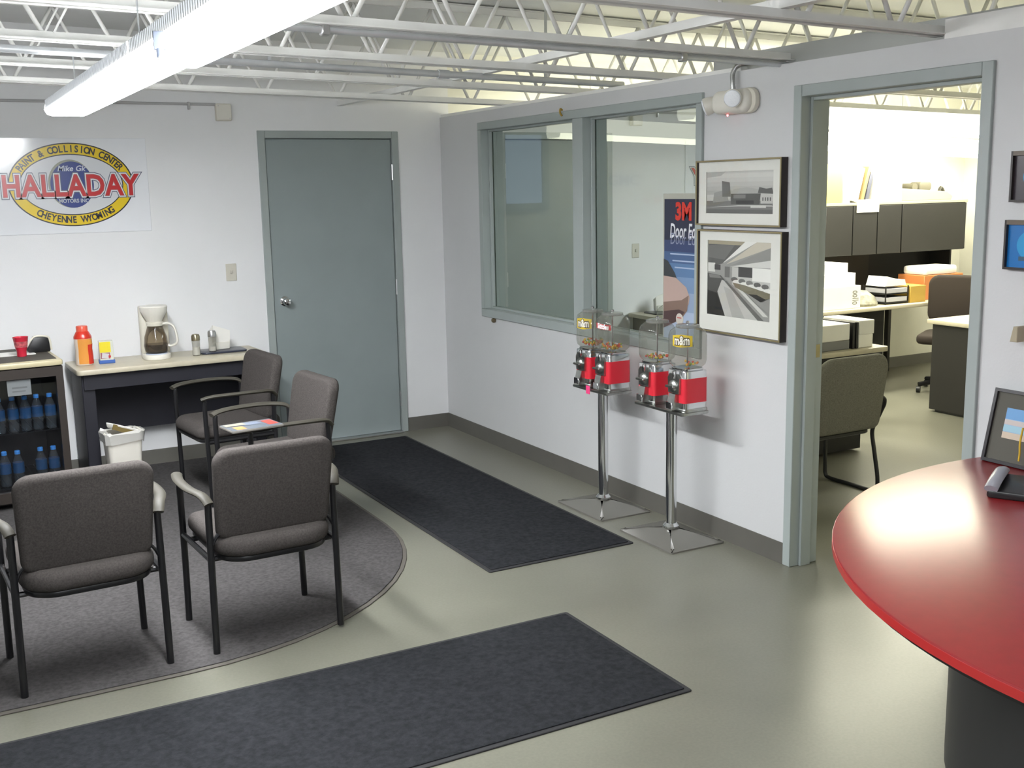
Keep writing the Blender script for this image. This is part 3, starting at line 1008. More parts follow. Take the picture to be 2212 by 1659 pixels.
ORD = ['first', 'second', 'third', 'fourth', 'fifth', 'sixth']
for i, x in enumerate((0.565, 0.495, 0.43, 0.365, 0.29)):
    bottle('blue capped water bottle on the upper cooler shelf, %s from the right' % ORD[i], x, 0.12 + 0.01 * (i % 2), 0.44)
for i, x in enumerate((0.56, 0.49, 0.365, 0.295)):
    bottle('blue capped water bottle on the lower cooler shelf, %s from the right' % ORD[i], x, 0.12 + 0.008 * (i % 2), 0.125)

cup = thing('plastic_cup', 'red plastic cup standing on the drinks cooler', 'cup', (-2.955, -0.45, 0.855))
obj('cup_body', lathe(B(), [(0.024, 0.0), (0.026, 0.002), (0.0275, 0.035), (0.031, 0.04), (0.042, 0.112), (0.044, 0.115), (0.04, 0.113), (0.028, 0.04), (0.01, 0.036)], 20), mat('cup_red', rgb(206, 44, 66), 0.25), cup)
obj('cup_print', lathe(B(), [(0.0345, 0.055), (0.0395, 0.09)], 20, cap=False), mat('cup_pattern', rgb(190, 90, 96), 0.3, var=0.5, vscale=60), cup)
stp = thing('tape_dispenser', 'black desk tape dispenser at the back of the cooler top', 'dispenser', (-2.845, -0.30, 0.855), math.radians(5))
obj('dispenser_body', SLAB([(-0.06, 0.0), (0.055, 0.0), (0.06, 0.012), (0.052, 0.08), (0.03, 0.09), (-0.03, 0.092), (-0.055, 0.05), (-0.075, 0.02)], -0.03, 0.03, 0.006, 2, fn=lambda x, z, y: Vector((x, y, z))), BLKPL, stp)
obj('dispenser_rim', TUBE_(spath([(-0.08, -0.031, 0.03), (-0.05, -0.031, 0.075), (-0.02, -0.031, 0.098), (0.03, -0.031, 0.095), (0.055, -0.031, 0.08), (0.063, -0.031, 0.01)], 4), 0.006, 8), OFFW, stp)
pap = tag(obj('paper_sheet', SLAB(rrect(-0.30, 0.02, -0.09, 0.09, 0.003), 0, 0.003), PAPER, None, (-2.90, -0.31, 0.8545), (0, 0, math.radians(4))), 'white paper sheets lying on the cooler top behind the cup', 'paper')

# ================================================================== TRASH CAN
tc_ = thing('trash_can', 'white plastic trash can full of rubbish in front of the desk', 'trash can', (-2.485, -0.78, 0.011), math.radians(4))
oo = rrect(-0.102, 0.102, -0.085, 0.085, 0.03, 4)


def taper(x, y, z):
    k = 0.76 + 0.24 * z / 0.395
    return Vector((x * k, y * k, z))


obj('can_body', ring_loft(B(), [[taper(x, y, z) for x, y in q] for q, z in ((oo, 0.0), (oo, 0.385), (inset(oo, -0.008), 0.39), (inset(oo, -0.008), 0.40), (inset(oo, 0.006), 0.40), (inset(oo, 0.006), 0.30))]), mat('can_white', rgb(212, 208, 198), 0.4), tc_)
bm = ring_loft(B(), [[taper(x, y, z) for x, y in q] for q, z in ((inset(oo, -0.012), 0.345), (inset(oo, -0.016), 0.40), (inset(oo, -0.006), 0.41), (inset(oo, 0.02), 0.40))], cap=False)
for v in bm.verts:
    v.co += Vector((random.uniform(-.003, .003), random.uniform(-.003, .003), random.uniform(-.012, .008)))
obj('bin_liner', bm, clear_mat('bin_liner', (0.8, 0.8, 0.78, 1), 0.2, haze=0.6, haze_col=(0.75, 0.74, 0.7, 1)), tc_)
tp = thing('food_carton', 'torn brown and white food carton sticking out of the trash can', 'carton', (-2.485, -0.78, 0.412), math.radians(25))
obj('carton_tray', SLAB(rrect(-0.07, 0.07, -0.05, 0.05, 0.01), 0, 0.028, 0.004, 1, fn=lambda x, y, z: Matrix.Rotation(math.radians(22), 4, 'Y') @ Vector((x * (1 + z * 6), y * (1 + z * 6), z))), PAPER, tp)
obj('carton_flap', BX(-0.10, 0.06, -0.055, -0.05, -0.01, 0.022, M=Matrix.Rotation(math.radians(24), 4, 'Y')), mat('carton_brown', rgb(120, 104, 62), 0.5), tp, smooth=False)

# ================================================================== CANDY MACHINES (built facing local -y, turned to face the room)
CANDY = [mat('candy_%d' % i, rgb(*c), 0.25) for i, c in enumerate(((214, 170, 40), (190, 60, 36), (120, 140, 50), (206, 120, 40)))]


def candy_head(parent, cx, brand, candy, left):
    W = 0.070
    bo_ = rrect(cx - W, cx + W, -W, W, 0.016, 4)
    hd = obj('dispenser_head', SLAB(bo_, 0.0, 0.2, 0.004, 2), CHROME, parent, (0, 0, 0.685))
    # red band wrapping the chrome box
    ob = rrect(cx - W - 0.0015, cx + W + 0.0015, -W - 0.0015, W + 0.0015, 0.0175, 4)
    obj('red_panel', SLAB(ob, 0.045, 0.165), REDP, hd)
    obj('base_skirt', SLAB(rrect(cx - W - 0.004, cx + W + 0.004, -W - 0.004, W + 0.004, 0.018, 4), 0.0, 0.016, 0.003, 2), DCHROME, hd)
    # coin mechanism on the front
    cp = obj('coin_plate', SLAB([(cx - 0.042, 0.09), (cx + 0.042, 0.09), (cx + 0.046, 0.165), (cx + 0.03, 0.185), (cx - 0.03, 0.185), (cx - 0.046, 0.165)], -W - 0.014, -W, fn=lambda x, z, y: Vector((x, y, z))), DCHROME, hd)
    obj('coin_slot', BX(cx + 0.012, cx + 0.026, -W - 0.03, -W - 0.013, 0.165, 0.205, 0.002), CHROME, cp)
    My_ = Matrix.Translation((cx, -W - 0.014, 0.125)) @ Matrix.Rotation(PI / 2, 4, 'X')
    obj('turn_hub', lathe(B(), [(0.03, 0), (0.03, 0.006), (0.02, 0.014), (0.012, 0.016)], 16, M=My_), DCHROME, cp)
    obj('turn_handle', SLAB(rrect(cx - 0.033, cx + 0.033, 0.119, 0.131, 0.005, 3), -W - 0.042, -W - 0.028, 0.003, 1, fn=lambda x, z, y: Vector((x, y, z))), DCHROME, cp)
    ct = obj('chute', SLAB([(-W - 0.04, 0.012), (-W, 0.012), (-W, 0.088), (-W - 0.022, 0.088)], cx - 0.026, cx + 0.026, fn=lambda y, z, x: Vector((x, y, z))), DCHROME, hd)
    obj('chute_flap', BX(cx - 0.022, cx + 0.022, -W - 0.043, -W - 0.034, 0.016, 0.05, 0.002, M=None), CHROME, ct)
    obj('globe_collar', SLAB(rrect(cx - W * 0.86, cx + W * 0.86, -W * 0.86, W * 0.86, 0.02, 4), 0.2, 0.212, 0.003, 1), CHROME, hd)
    gl = obj('globe', lathe(B(), [(0.06, 0.21), (0.079, 0.23), (0.0835, 0.25), (0.0835, 0.365), (0.076, 0.39), (0.058, 0.405), (0.05, 0.41)], 36, c=(cx, 0, 0), sq=2.9, cap=False), GLOBE, hd)
    obj('globe_lid', lathe(B(), [(0.051, 0.404), (0.055, 0.408), (0.055, 0.418), (0.046, 0.421), (0.01, 0.423)], 24, c=(cx, 0, 0), sq=2.4), clear_mat('lid_plastic', (0.8, 0.8, 0.78, 1), 0.06, haze=0.3, haze_col=(0.5, 0.5, 0.47, 1)), hd)
    obj('lid_lock', lathe(B(), [(0.009, 0.425), (0.009, 0.434), (0.004, 0.437)], 12, c=(cx, 0, 0)), CHROME, hd)
    obj('centre_rod', TUBE_([(cx, 0, 0.21), (cx, 0, 0.406)], 0.004, 8), CHROME, hd)
    # candy left at the bottom of the globe
    for ci in range(4):
        b = B()
        for k in range(int(candy * 26)):
            a = random.uniform(0, 2 * PI); r = 0.055 * math.sqrt(random.random())
            z = 0.222 + random.random() * 0.02 * candy + (r / 0.055) ** 2 * 0.012
            bmesh.ops.create_icosphere(b, subdivisions=1, radius=0.0065, matrix=Matrix.Translation((cx + r * math.cos(a), r * math.sin(a), z)))
        if len(b.verts):
            q = obj('candy_pieces', b, CANDY[ci], hd); q['kind'] = 'stuff'
        else:
            b.free()
    # stickers: curved print on the globe side facing local +x side and front
    if brand:
        p_ = Print(y=0, rough=0.35)

        def strip(col, f0, f1, x0, x1, n=10):
            p_.y -= p_.step
            for i in range(n):
                a = x0 + (x1 - x0) * i / n; b_ = x0 + (x1 - x0) * (i + 1) / n
                p_.y += p_.step
                p_.poly(col, [(a, f0(a)), (b_, f0(b_)), (b_, f1(b_)), (a, f1(a))])
        if brand == 'mm':
            strip((214, 186, 60), lambda x: 0.318 + 0.2 * abs(x) ** 1.2, lambda x: 0.380 - 0.2 * abs(x) ** 1.2, -0.052, 0.052)
            p_.text((40, 26, 20), 'm&m', 0, 0.350, 0.058, 0.006, sx=0.62).text((240, 236, 224), 'm&m', 0, 0.350, 0.058, 0.002, sx=0.62)
        else:
            strip((196, 40, 44), lambda x: 0.338 - 0.1 * x, lambda x: 0.366 - 0.1 * x, -0.05, 0.05)
            p_.text((246, 246, 246), 'Skittles', 0, 0.352, 0.036, 0.0018, sx=0.72, ang=-0.1)
        ro = 0.0905
        for v in p_.bm.verts:
            a = v.co.x / ro
            q = ro - v.co.y
            v.co.x, v.co.y = q * math.sin(a), -q * math.cos(a)
        p_.build('globe_sticker', gl, (cx, 0, 0), (0, 0, math.radians(34 if brand == 'mm' and not left else 20)))
    return hd


def candy_stand(label, y, brands, gap, pink=-1):
    t = thing('candy_machine', label, 'candy machine', (-0.205, y, 0), RZR, 'twin candy machines on chrome posts')
    o0 = rrect(-0.225, 0.225, -0.165, 0.165, 0.012, 3)
    o1 = rrect(-0.034, 0.034, -0.034, 0.034, 0.01, 3)
    bm = ring_loft(B(), [[Vector((x, y_, z)) for x, y_ in q] for q, z in ((o0, 0.0), (o0, 0.008), (inset(o0, 0.03), 0.018), (o1, 0.05), (o1, 0.058))])
    obj('base_plate', bm, mat('base_grey', rgb(124, 122, 116), 0.25, metal=0.3), t, ang=20)
    obj('post', TUBE_([(0, 0, 0.05), (0, 0, 0.672)], 0.0275, 20), CHROME, t)
    obj('post_collar', lathe(B(), [(0.042, 0.056), (0.042, 0.064), (0.030, 0.078)], 20), CHROME, t)
    obj('tray', SLAB(rrect(-gap - 0.078, gap + 0.078, -0.09, 0.078, 0.012, 3), 0.670, 0.685, 0.003, 1), DCHROME, t)
    candy_head(t, -gap, brands[0], 1.0 if pink >= 0 else 0.4, True)
    candy_head(t, gap, brands[1], 0.8 if pink >= 0 else 0.15, False)
    if pink >= 0:
        obj('price_tag', BX(-0.025, 0.012, -0.094, -0.0905, 0.655, 0.70, 0.001), mat('pink_tag', rgb(240, 70, 130), 0.5), t)
    return t


candy_stand('twin candy machine with a pink tag, the one nearer the grey door', -2.445, ('mm', 'sk'), 0.097, pink=1)
candy_stand('twin candy machine with yellow sticker, the one nearer the office doorway', -3.07, (None, 'mm'), 0.124)

# ================================================================== EMERGENCY LIGHT, above the pictures
em = thing('emergency_light', 'white twin-head emergency light with flexible conduit on the partition', 'emergency light', (0, -3.275, 2.145), RZR)
bo_ = rrect(-0.095, 0.15, -0.053, 0.053, 0.046, 8)


def bulge(x, z, y):
    return Vector((x, -y * (1 - 0.35 * (x / 0.16) ** 2), z))


obj('housing', SLAB(bo_, 0.0, 0.085, 0.03, 4, fn=bulge), WHPL, em)
obj('back_plate', SLAB(rrect(-0.09, 0.175, -0.057, 0.057, 0.05, 8), 0, 0.03, 0.01, 2, fn=lambda x, z, y: Vector((x, -y, z))), OFFW, em)
for (x, ax, nm) in ((0.078, Vector((0.62, -0.75, -0.12)), 'a'), (-0.10, Vector((-0.62, -0.62, -0.3)), 'b')):
    q = ax.normalized().to_track_quat('Z', 'Y').to_matrix().to_4x4()
    Mh = Matrix.Translation((x, -0.055 if nm == 'b' else -0.075, 0.012 if nm == 'a' else -0.004)) @ q
    hd = obj('lamp_head', lathe(B(), [(0.022, -0.03), (0.036, -0.01), (0.042, 0.02), (0.042, 0.036), (0.039, 0.038)], 24, M=Mh), WHPL, em)
    obj('reflector', lathe(B(), [(0.006, 0.02), (0.02, 0.026), (0.034, 0.036), (0.0385, 0.0395)], 24, M=Mh), mat('lamp_mirror', (0.9, 0.92, 0.95, 1), 0.18, metal=1.0), hd)
    obj('lamp_lens', lathe(B(), [(0.039, 0.0385), (0.036, 0.044), (0.02, 0.048), (0.004, 0.049)], 24, M=Mh), mat('lamp_lens', rgb(244, 247, 252), 0.1, bump=0.6, bscale=160, spec=0.9), hd)  # near-white lens colour stands in for the flash reflected in its glass
obj('neck', TUBE_([(-0.06, -0.05, 0.0), (-0.10, -0.055, -0.003)], 0.02, 12), WHPL, em)
cx_ = [(0.02, -0.03, 0.045), (0.017, -0.032, 0.09), (0.013, -0.03, 0.125), (0.022, -0.02, 0.155), (0.045, -0.004, 0.168), (0.06, 0.03, 0.172)]
bm = TUBE_(spath(cx_, 8), 0.010, 12)
for i in range(12):
    pass
obj('flex_conduit', bm, BRUSH, em)
bm = B()
sp = spath(cx_, 10)
for i in range(0, len(sp) - 1):
    tube(bm, [sp[i], sp[i] + (sp[i + 1] - sp[i]) * 0.5], 0.0118, 10)
obj('conduit_rings', bm, DCHROME, em)
obj('status_led', lathe(B(), [(0.005, 0), (0.005, -0.006), (0.002, -0.009)], 10, c=(0.005, -0.05, -0.057)), emit_mat('red_led', (1.0, 0.15, 0.15, 1), 3.0), em)

# small knobs on the window frame
kn = tag(obj('door_stop', lathe(B(), [(0.010, 0), (0.016, 0.004), (0.016, 0.018), (0.011, 0.026), (0.004, 0.027)], 14, M=Matrix.Translation((0, -0.80, 0.882)) @ Matrix.Rotation(-PI / 2, 4, 'Y')), mat('old_brass', rgb(112, 100, 78), 0.4, metal=0.5), None), 'small brass knob on the wall below the internal window', 'knob')
hk = tag(obj('brass_hook', TUBE_(spath([(-0.016, -1.74, 2.215), (-0.03, -1.74, 2.222), (-0.032, -1.74, 2.20), (-0.02, -1.742, 2.182)], 4), 0.006, 8), mat('hook_brass', rgb(190, 160, 80), 0.3, metal=0.8), None), 'tiny brass hook on the head of the internal window', 'hook')


# ================================================================== FRAMED PICTURES
GOLDE = mat('gold_frame_edge', rgb(150, 138, 104), 0.35, metal=0.4)
DKWD = mat('dark_frame_wood', rgb(40, 32, 30), 0.4)


def framed(label, y, z, w, h, mw_, draw, tilt=0.0):
    t = thing('framed_picture', label, 'picture', (-0.001, y, z), RZR, 'framed black and white photographs')
    t.rotation_euler = (0, 0, RZR)
    f, d = 0.008, 0.038
    for nm, a in (('left', (-w / 2, -w / 2 + f, -h / 2, h / 2)), ('right', (w / 2 - f, w / 2, -h / 2, h / 2)), ('bottom', (-w / 2 + f, w / 2 - f, -h / 2, -h / 2 + f)), ('top', (-w / 2 + f, w / 2 - f, h / 2 - f, h / 2))):
        s = obj('frame_side', BX(a[0], a[1], -d, 0, a[2], a[3]), DKWD, t, smooth=False)
        obj('gilt_edge', BX(a[0] + 0.0005, a[1] - 0.0005, -d - 0.003, -d, a[2] + 0.0005, a[3] - 0.0005), GOLDE, s, smooth=False)
    obj('backing', BX(-w / 2 + f, w / 2 - f, -0.02, 0, -h / 2 + f, h / 2 - f), PAPER, t, smooth=False)
    l, r, b_, tp_ = mw_
    x0, x1, z0, z1 = -w / 2 + l, w / 2 - r, -h / 2 + b_, h / 2 - tp_
    m = B()
    for q in ((-w / 2 + f, x0, -h / 2 + f, h / 2 - f), (x1, w / 2 - f, -h / 2 + f, h / 2 - f), (x0, x1, -h / 2 + f, z0), (x0, x1, z1, h / 2 - f)):
        bx(m, q[0], q[1], -0.026, -0.02, q[2], q[3])
    obj('mat_board', m, mat('mat_board', rgb(222, 222, 214), 0.7), t, smooth=False)
    p_ = Print(y=-0.0205, rough=0.4, step=0.00015)
    draw(p_, lambda u: x0 + (x1 - x0) * u, lambda v: z0 + (z1 - z0) * v)
    p_.build('photo_print', t)
    obj('picture_glass', sheet([(-w / 2 + f, -0.03, -h / 2 + f), (w / 2 - f, -0.03, -h / 2 + f), (w / 2 - f, -0.03, h / 2 - f), (-w / 2 + f, -0.03, h / 2 - f)]), PGLASS, t, smooth=False)
    return t


def g_(v):
    return (v, v, int(v * 0.97))


def draw1(p, X, Z):
    p.rect(g_(196), X(0), X(1), Z(0), Z(1))
    for i in range(5):
        v = [205, 198, 190, 182, 172][i]
        p.rect(g_(v), X(0), X(1), Z(0.95 - 0.1 * (i + 1)), Z(0.95 - 0.1 * i))
    p.poly(g_(176), [(X(0), Z(0.98)), (X(0.3), Z(1)), (X(0.22), Z(0.9)), (X(0), Z(0.86))])
    p.rect(g_(118), X(0), X(1), Z(0), Z(0.3))
    p.rect(g_(98), X(0), X(1), Z(0), Z(0.1))
    p.poly(g_(150), [(X(0.1), Z(0.26)), (X(0.12), Z(0.5)), (X(0.3), Z(0.56)), (X(0.35), Z(0.3))])
    p.poly(g_(170), [(X(0.35), Z(0.3)), (X(0.42), Z(0.58)), (X(0.62), Z(0.62)), (X(0.82), Z(0.56)), (X(0.85), Z(0.3))])
    p.poly(g_(84), [(X(0.38), Z(0.22)), (X(0.38), Z(0.47)), (X(0.82), Z(0.47)), (X(0.80), Z(0.22))])
    p.rect(g_(120), X(0.42), X(0.6), Z(0.36), Z(0.45))
    p.rect(g_(50), X(0.46), X(0.72), Z(0.23), Z(0.31))
    p.poly(g_(108), [(X(0.25), Z(0.4)), (X(0.24), Z(0.78)), (X(0.36), Z(0.74)), (X(0.38), Z(0.4))])
    p.rect(g_(190), X(0.82), X(0.99), Z(0.24), Z(0.48))
    for i in range(4):
        p.rect(g_(80), X(0.845 + i * 0.035), X(0.86 + i * 0.035), Z(0.3), Z(0.38))
    p.poly(g_(90), [(X(0.78), Z(0.48)), (X(0.8), Z(0.62)), (X(0.9), Z(0.58)), (X(0.98), Z(0.6)), (X(1), Z(0.46))])
    p.poly(g_(190), [(X(0.0), Z(0.14)), (X(0.5), Z(0.2)), (X(0.98), Z(0.2)), (X(1), Z(0.17)), (X(0.5), Z(0.17))])
    p.rect(g_(206), X(0.68), X(0.9), Z(0.14), Z(0.2))


def draw2(p, X, Z):
    p.rect(g_(150), X(0), X(1), Z(0), Z(1))
    p.poly(g_(84), [(X(0), Z(1)), (X(0.6), Z(1)), (X(0.25), Z(0.7)), (X(0.08), Z(0.66)), (X(0), Z(0.7))])
    p.poly(g_(106), [(X(0), Z(0.93)), (X(0.45), Z(0.97)), (X(0.27), Z(0.75)), (X(0), Z(0.77))])
    p.rect((160, 152, 128), X(0), X(0.6), Z(0.95), Z(1))
    p.poly(g_(226), [(X(0.6), Z(1)), (X(0.78), Z(1)), (X(0.24), Z(0.7))])
    p.poly((196, 190, 172), [(X(0.78), Z(1)), (X(1), Z(1)), (X(1), Z(0.94)), (X(0.3), Z(0.69))])
    p.poly(g_(140), [(X(1), Z(0.94)), (X(1), Z(0.76)), (X(0.38), Z(0.68))])
    p.poly(g_(206), [(X(1), Z(0.78)), (X(1), Z(0.68)), (X(0.36), Z(0.665))])
    p.rect(g_(214), X(0), X(0.12), Z(0.58), Z(0.7))
    p.rect(g_(60), X(0.11), X(0.21), Z(0.61), Z(0.68))
    p.rect(g_(150), X(0.22), X(0.28), Z(0.5), Z(0.68))
    p.rect(g_(104), X(0.28), X(0.36), Z(0.52), Z(0.66))
    p.rect(g_(190), X(0.4), X(1), Z(0.4), Z(0.66))
    p.rect(g_(64), X(0.5), X(0.72), Z(0.54), Z(0.67))
    p.rect(g_(228), X(0.72), X(1), Z(0.5), Z(0.67))
    for i in range(5):
        p.ell(g_(96 + 12 * (i % 3)), X(0.44 + 0.12 * i), Z(0.5 - 0.015 * i), 0.025, 0.012, 12)
        p.ell(g_(225), X(0.49 + 0.12 * i), Z(0.47 - 0.02 * i), 0.035, 0.01, 12)
    p.poly(g_(74), [(X(0), Z(0.56)), (X(0.22), Z(0.54)), (X(0.3), Z(0.47)), (X(0.2), Z(0.36)), (X(0.3), Z(0.0)), (X(0), Z(0.0))])
    p.poly(g_(36), [(X(0), Z(0.33)), (X(0.16), Z(0.3)), (X(0.3), Z(0.0)), (X(0), Z(0.0))])
    p.poly(g_(120), [(X(0.02), Z(0.55)), (X(0.2), Z(0.54)), (X(0.24), Z(0.5)), (X(0.04), Z(0.5))])
    p.poly(g_(186), [(X(0.24), Z(0.48)), (X(0.3), Z(0.47)), (X(0.88), Z(0.0)), (X(0.3), Z(0.0)), (X(0.17), Z(0.32))])
    p.poly(g_(168), [(X(0.27), Z(0.4)), (X(0.4), Z(0.36)), (X(0.62), Z(0.0)), (X(0.42), Z(0.0))])
    p.poly(g_(104), [(X(0.28), Z(0.47)), (X(0.32), Z(0.47)), (X(0.92), Z(0.0)), (X(0.82), Z(0.0))])
    p.poly(g_(150), [(X(0.33), Z(0.47)), (X(0.48), Z(0.4)), (X(1), Z(0.08)), (X(1), Z(0.0)), (X(0.92), Z(0.0))])
    p.poly(g_(202), [(X(0.47), Z(0.4)), (X(0.56), Z(0.38)), (X(0.98), Z(0.06)), (X(0.9), Z(0.06))])
    p.poly((120, 116, 96), [(X(0.42), Z(0.46)), (X(0.46), Z(0.4)), (X(0.86), Z(0.26)), (X(1), Z(0.3)), (X(1), Z(0.36)), (X(0.6), Z(0.44))])
    p.poly(g_(44), [(X(0.66), Z(0.33)), (X(0.86), Z(0.24)), (X(0.94), Z(0.28)), (X(0.8), Z(0.33))])


framed('framed black and white photo of a building, upper of the two', -3.338, 1.727, 0.607, 0.31, (0.065, 0.065, 0.058, 0.055), draw1)
framed('framed black and white photo of a long interior, lower of the two', -3.352, 1.302, 0.607, 0.50, (0.068, 0.085, 0.085, 0.052), draw2)

# ------------------------------------------------------------------ poster in the window
ps = thing('product_poster', 'tall blue poster with a car, standing against the window glass', 'poster', (0.052, -2.815, 0.955), RZR)
obj('poster_board', BX(-0.165, 0.165, -0.004, 0.0, 0, 0.77), mat('poster_board', rgb(176, 176, 164), 0.5), ps, smooth=False)
p_ = Print(y=-0.0042, rough=0.35, step=0.0002)
bands = [((40, 44, 66), 0.53, 0.742), ((52, 66, 104), 0.47, 0.53), ((70, 96, 136), 0.41, 0.47), ((92, 124, 164), 0.34, 0.41), ((120, 146, 180), 0.26, 0.34), ((146, 164, 190), 0.16, 0.26), ((168, 182, 204), 0.0, 0.16)]
for c, a, b_ in bands:
    p_.rect(c, -0.155, 0.165, a, b_)
p_.text((206, 54, 40), '3M', 0.01, 0.675, 0.12, 0.006, sx=0.9)
p_.text((226, 228, 232), 'Door Edge', 0.03, 0.575, 0.105, 0.002, shear=0.15, sx=0.58)
p_.text((140, 146, 170), 'Door Edge', 0.03, 0.535, 0.085, 0.0, shear=0.15, sx=0.7)
for i in range(3):
    p_.rect((170, 186, 210), -0.1 + 0.02 * i, 0.14, 0.455 - i * 0.035, 0.462 - i * 0.035)
p_.poly((54, 58, 62), [(-0.155, 0.43), (-0.12, 0.42), (-0.06, 0.36), (-0.04, 0.33), (-0.155, 0.30)])
p_.poly((184, 160, 150), [(-0.155, 0.34), (-0.05, 0.335), (0.04, 0.29), (0.07, 0.24), (0.06, 0.20), (-0.155, 0.17)])
p_.poly((130, 108, 96), [(-0.155, 0.2), (0.0, 0.22), (0.062, 0.25), (0.05, 0.17), (0.0, 0.12), (-0.155, 0.06)])
p_.poly((84, 66, 66), [(-0.155, 0.15), (-0.02, 0.17), (0.03, 0.16), (-0.03, 0.11), (-0.155, 0.06)])
p_.build('poster_print', ps)
rd = tag(obj('round_sticker', lathe(B(), [(0.032, 0), (0.032, 0.003), (0.029, 0.004)], 24, M=Matrix.Translation((0.048, -2.80, 1.075)) @ Matrix.Rotation(-PI / 2, 4, 'Y')), mat('sticker_cream', rgb(206, 200, 190), 0.4), None), 'round cream sticker on the window, above the right candy globe', 'sticker')
p_ = Print(y=-0.0045, rough=0.35)
p_.rect((190, 110, 104), -0.018, 0.018, 0.003, 0.010)
p_.build('sticker_print', rd, (0.048, -2.80, 1.075), (0, 0, RZR))

# ------------------------------------------------------------------ frames at the right picture edge
for nm, z0, z1, y0, cols in (('small dark framed photo at the right edge, above the blue one', 1.685, 1.862, -4.795, ((58, 50, 56), (84, 78, 76))), ('blue picture in a thin frame at the right edge', 1.447, 1.622, -4.785, ((20, 110, 180), (70, 180, 220)))):
    w, h = 0.25, z1 - z0
    t = thing('small_picture', nm, 'picture', (-0.001, y0 - w / 2, z0 + h / 2), RZR)
    for a in ((-w / 2, -w / 2 + 0.008, -h / 2, h / 2), (w / 2 - 0.008, w / 2, -h / 2, h / 2), (-w / 2 + 0.008, w / 2 - 0.008, h / 2 - 0.016, h / 2), (-w / 2 + 0.008, w / 2 - 0.008, -h / 2, -h / 2 + 0.008)):
        obj('frame_side', BX(a[0], a[1], -0.025, 0, a[2], a[3]), mat('bronze_frame', rgb(96, 84, 70), 0.4) if a[3] == h / 2 and a[2] > 0 else DKWD, t, smooth=False)
    p_ = Print(y=-0.012, rough=0.3)
    p_.rect(cols[0], -w / 2 + 0.008, w / 2 - 0.008, -h / 2 + 0.008, h / 2 - 0.016)
    if 'blue' in nm:
        p_.ell((40, 150, 205), 0.0, 0.0, 0.08, 0.06).ell(cols[1], 0.01, 0.02, 0.05, 0.035).rect((60, 90, 110), -0.07, 0.03, -0.055, -0.04).rect((70, 130, 160), -0.05, 0.05, 0.0, 0.01)
    else:
        p_.ell(cols[1], 0.02, -0.01, 0.06, 0.04)
    p_.build('picture_print', t)
br_ = tag(obj('wall_bracket', SLAB([(0, 0), (0.03, 0.0), (0.03, 0.055), (0.012, 0.055)], 0, 0.06, 0.002, 1, fn=lambda x, z, y: Vector((-y, -4.858 - x, 1.195 + z))), mat('bracket_beige', rgb(170, 160, 136), 0.5), None), 'small beige wall bracket at the right edge of the picture', 'bracket')

# ================================================================== RED COUNTER
ct = thing('reception_counter', 'round-ended red counter on a black base at right', 'counter', (-0.215, -6.12, 0))
R1 = 1.37
o_ = []
for k in range(0, 49):
    a = math.radians(82 + 186 * k / 48)
    o_.append((R1 * math.cos(a), R1 * math.sin(a)))
o_ = [(0.205, -R1 + 0.02), (0.205, R1 - 0.025)] + o_
obj('counter_top', SLAB(o_, 0.722, 0.752, 0.004, 2), REDLAM, ct)
eo = inset(o_, -0.0015)
obj('edge_band', SLAB(eo, 0.7245, 0.7465), REDEDGE, ct)
obj('underlay', SLAB(inset(o_, 0.02), 0.705, 0.7225), BLKPL, ct)
o2 = []
for k in range(0, 33):
    a = math.radians(95 + 170 * k / 32)
    o2.append((1.03 * math.cos(a), 1.03 * math.sin(a)))
o2 = [(0.19, -1.02), (0.19, 1.02)] + o2
obj('base_drum', SLAB(o2, 0.06, 0.706), mat('base_black', rgb(30, 30, 32), 0.45), ct)
obj('toe_kick', SLAB(inset(o2, 0.02), 0.0, 0.06), BLKPL, ct)

pf = thing('framed_photo', 'black framed photo with wide dark mat leaning on the wall', 'picture', (-0.085, -4.93, 0.752), RZR)
leanM = Matrix.Rotation(math.radians(-13), 4, 'X')
w, h = 0.27, 0.27
for a in ((-w / 2, -w / 2 + 0.012, 0, h), (w / 2 - 0.012, w / 2, 0, h), (-w / 2 + 0.012, w / 2 - 0.012, 0, 0.012), (-w / 2 + 0.012, w / 2 - 0.012, h - 0.012, h)):
    obj('frame_side', BX(a[0], a[1], -0.012, 0.012, a[2], a[3], M=leanM), mat('photo_frame_black', rgb(34, 30, 34), 0.35), pf, smooth=False)
obj('photo_mat', BX(-w / 2 + 0.012, w / 2 - 0.012, -0.002, 0.008, 0.012, h - 0.012, M=leanM), mat('photo_mat_dark', rgb(84, 82, 74), 0.7), pf, smooth=False)
p_ = Print(y=-0.003, rough=0.3)
p_.rect((150, 176, 206), -0.075, 0.10, 0.095, 0.205).rect((96, 150, 200), -0.075, 0.10, 0.165, 0.205).rect((190, 180, 176), -0.075, 0.02, 0.145, 0.163)
p_.rect((150, 190, 206), -0.075, 0.02, 0.12, 0.143).rect((196, 180, 160), -0.075, 0.1, 0.095, 0.118).rect((170, 110, 90), 0.03, 0.1, 0.11, 0.15)
p_.build('photo_print', pf, (0, 0, 0), (math.radians(-13), 0, 0))
obj('tassel', TUBE_(spath([(0.028, -0.006, 0.15), (0.024, -0.012, 0.1), (0.026, -0.014, 0.06), (0.024, -0.014, 0.03)], 4), 0.0035, 8), mat('tassel_gold', rgb(206, 170, 50), 0.6), pf)

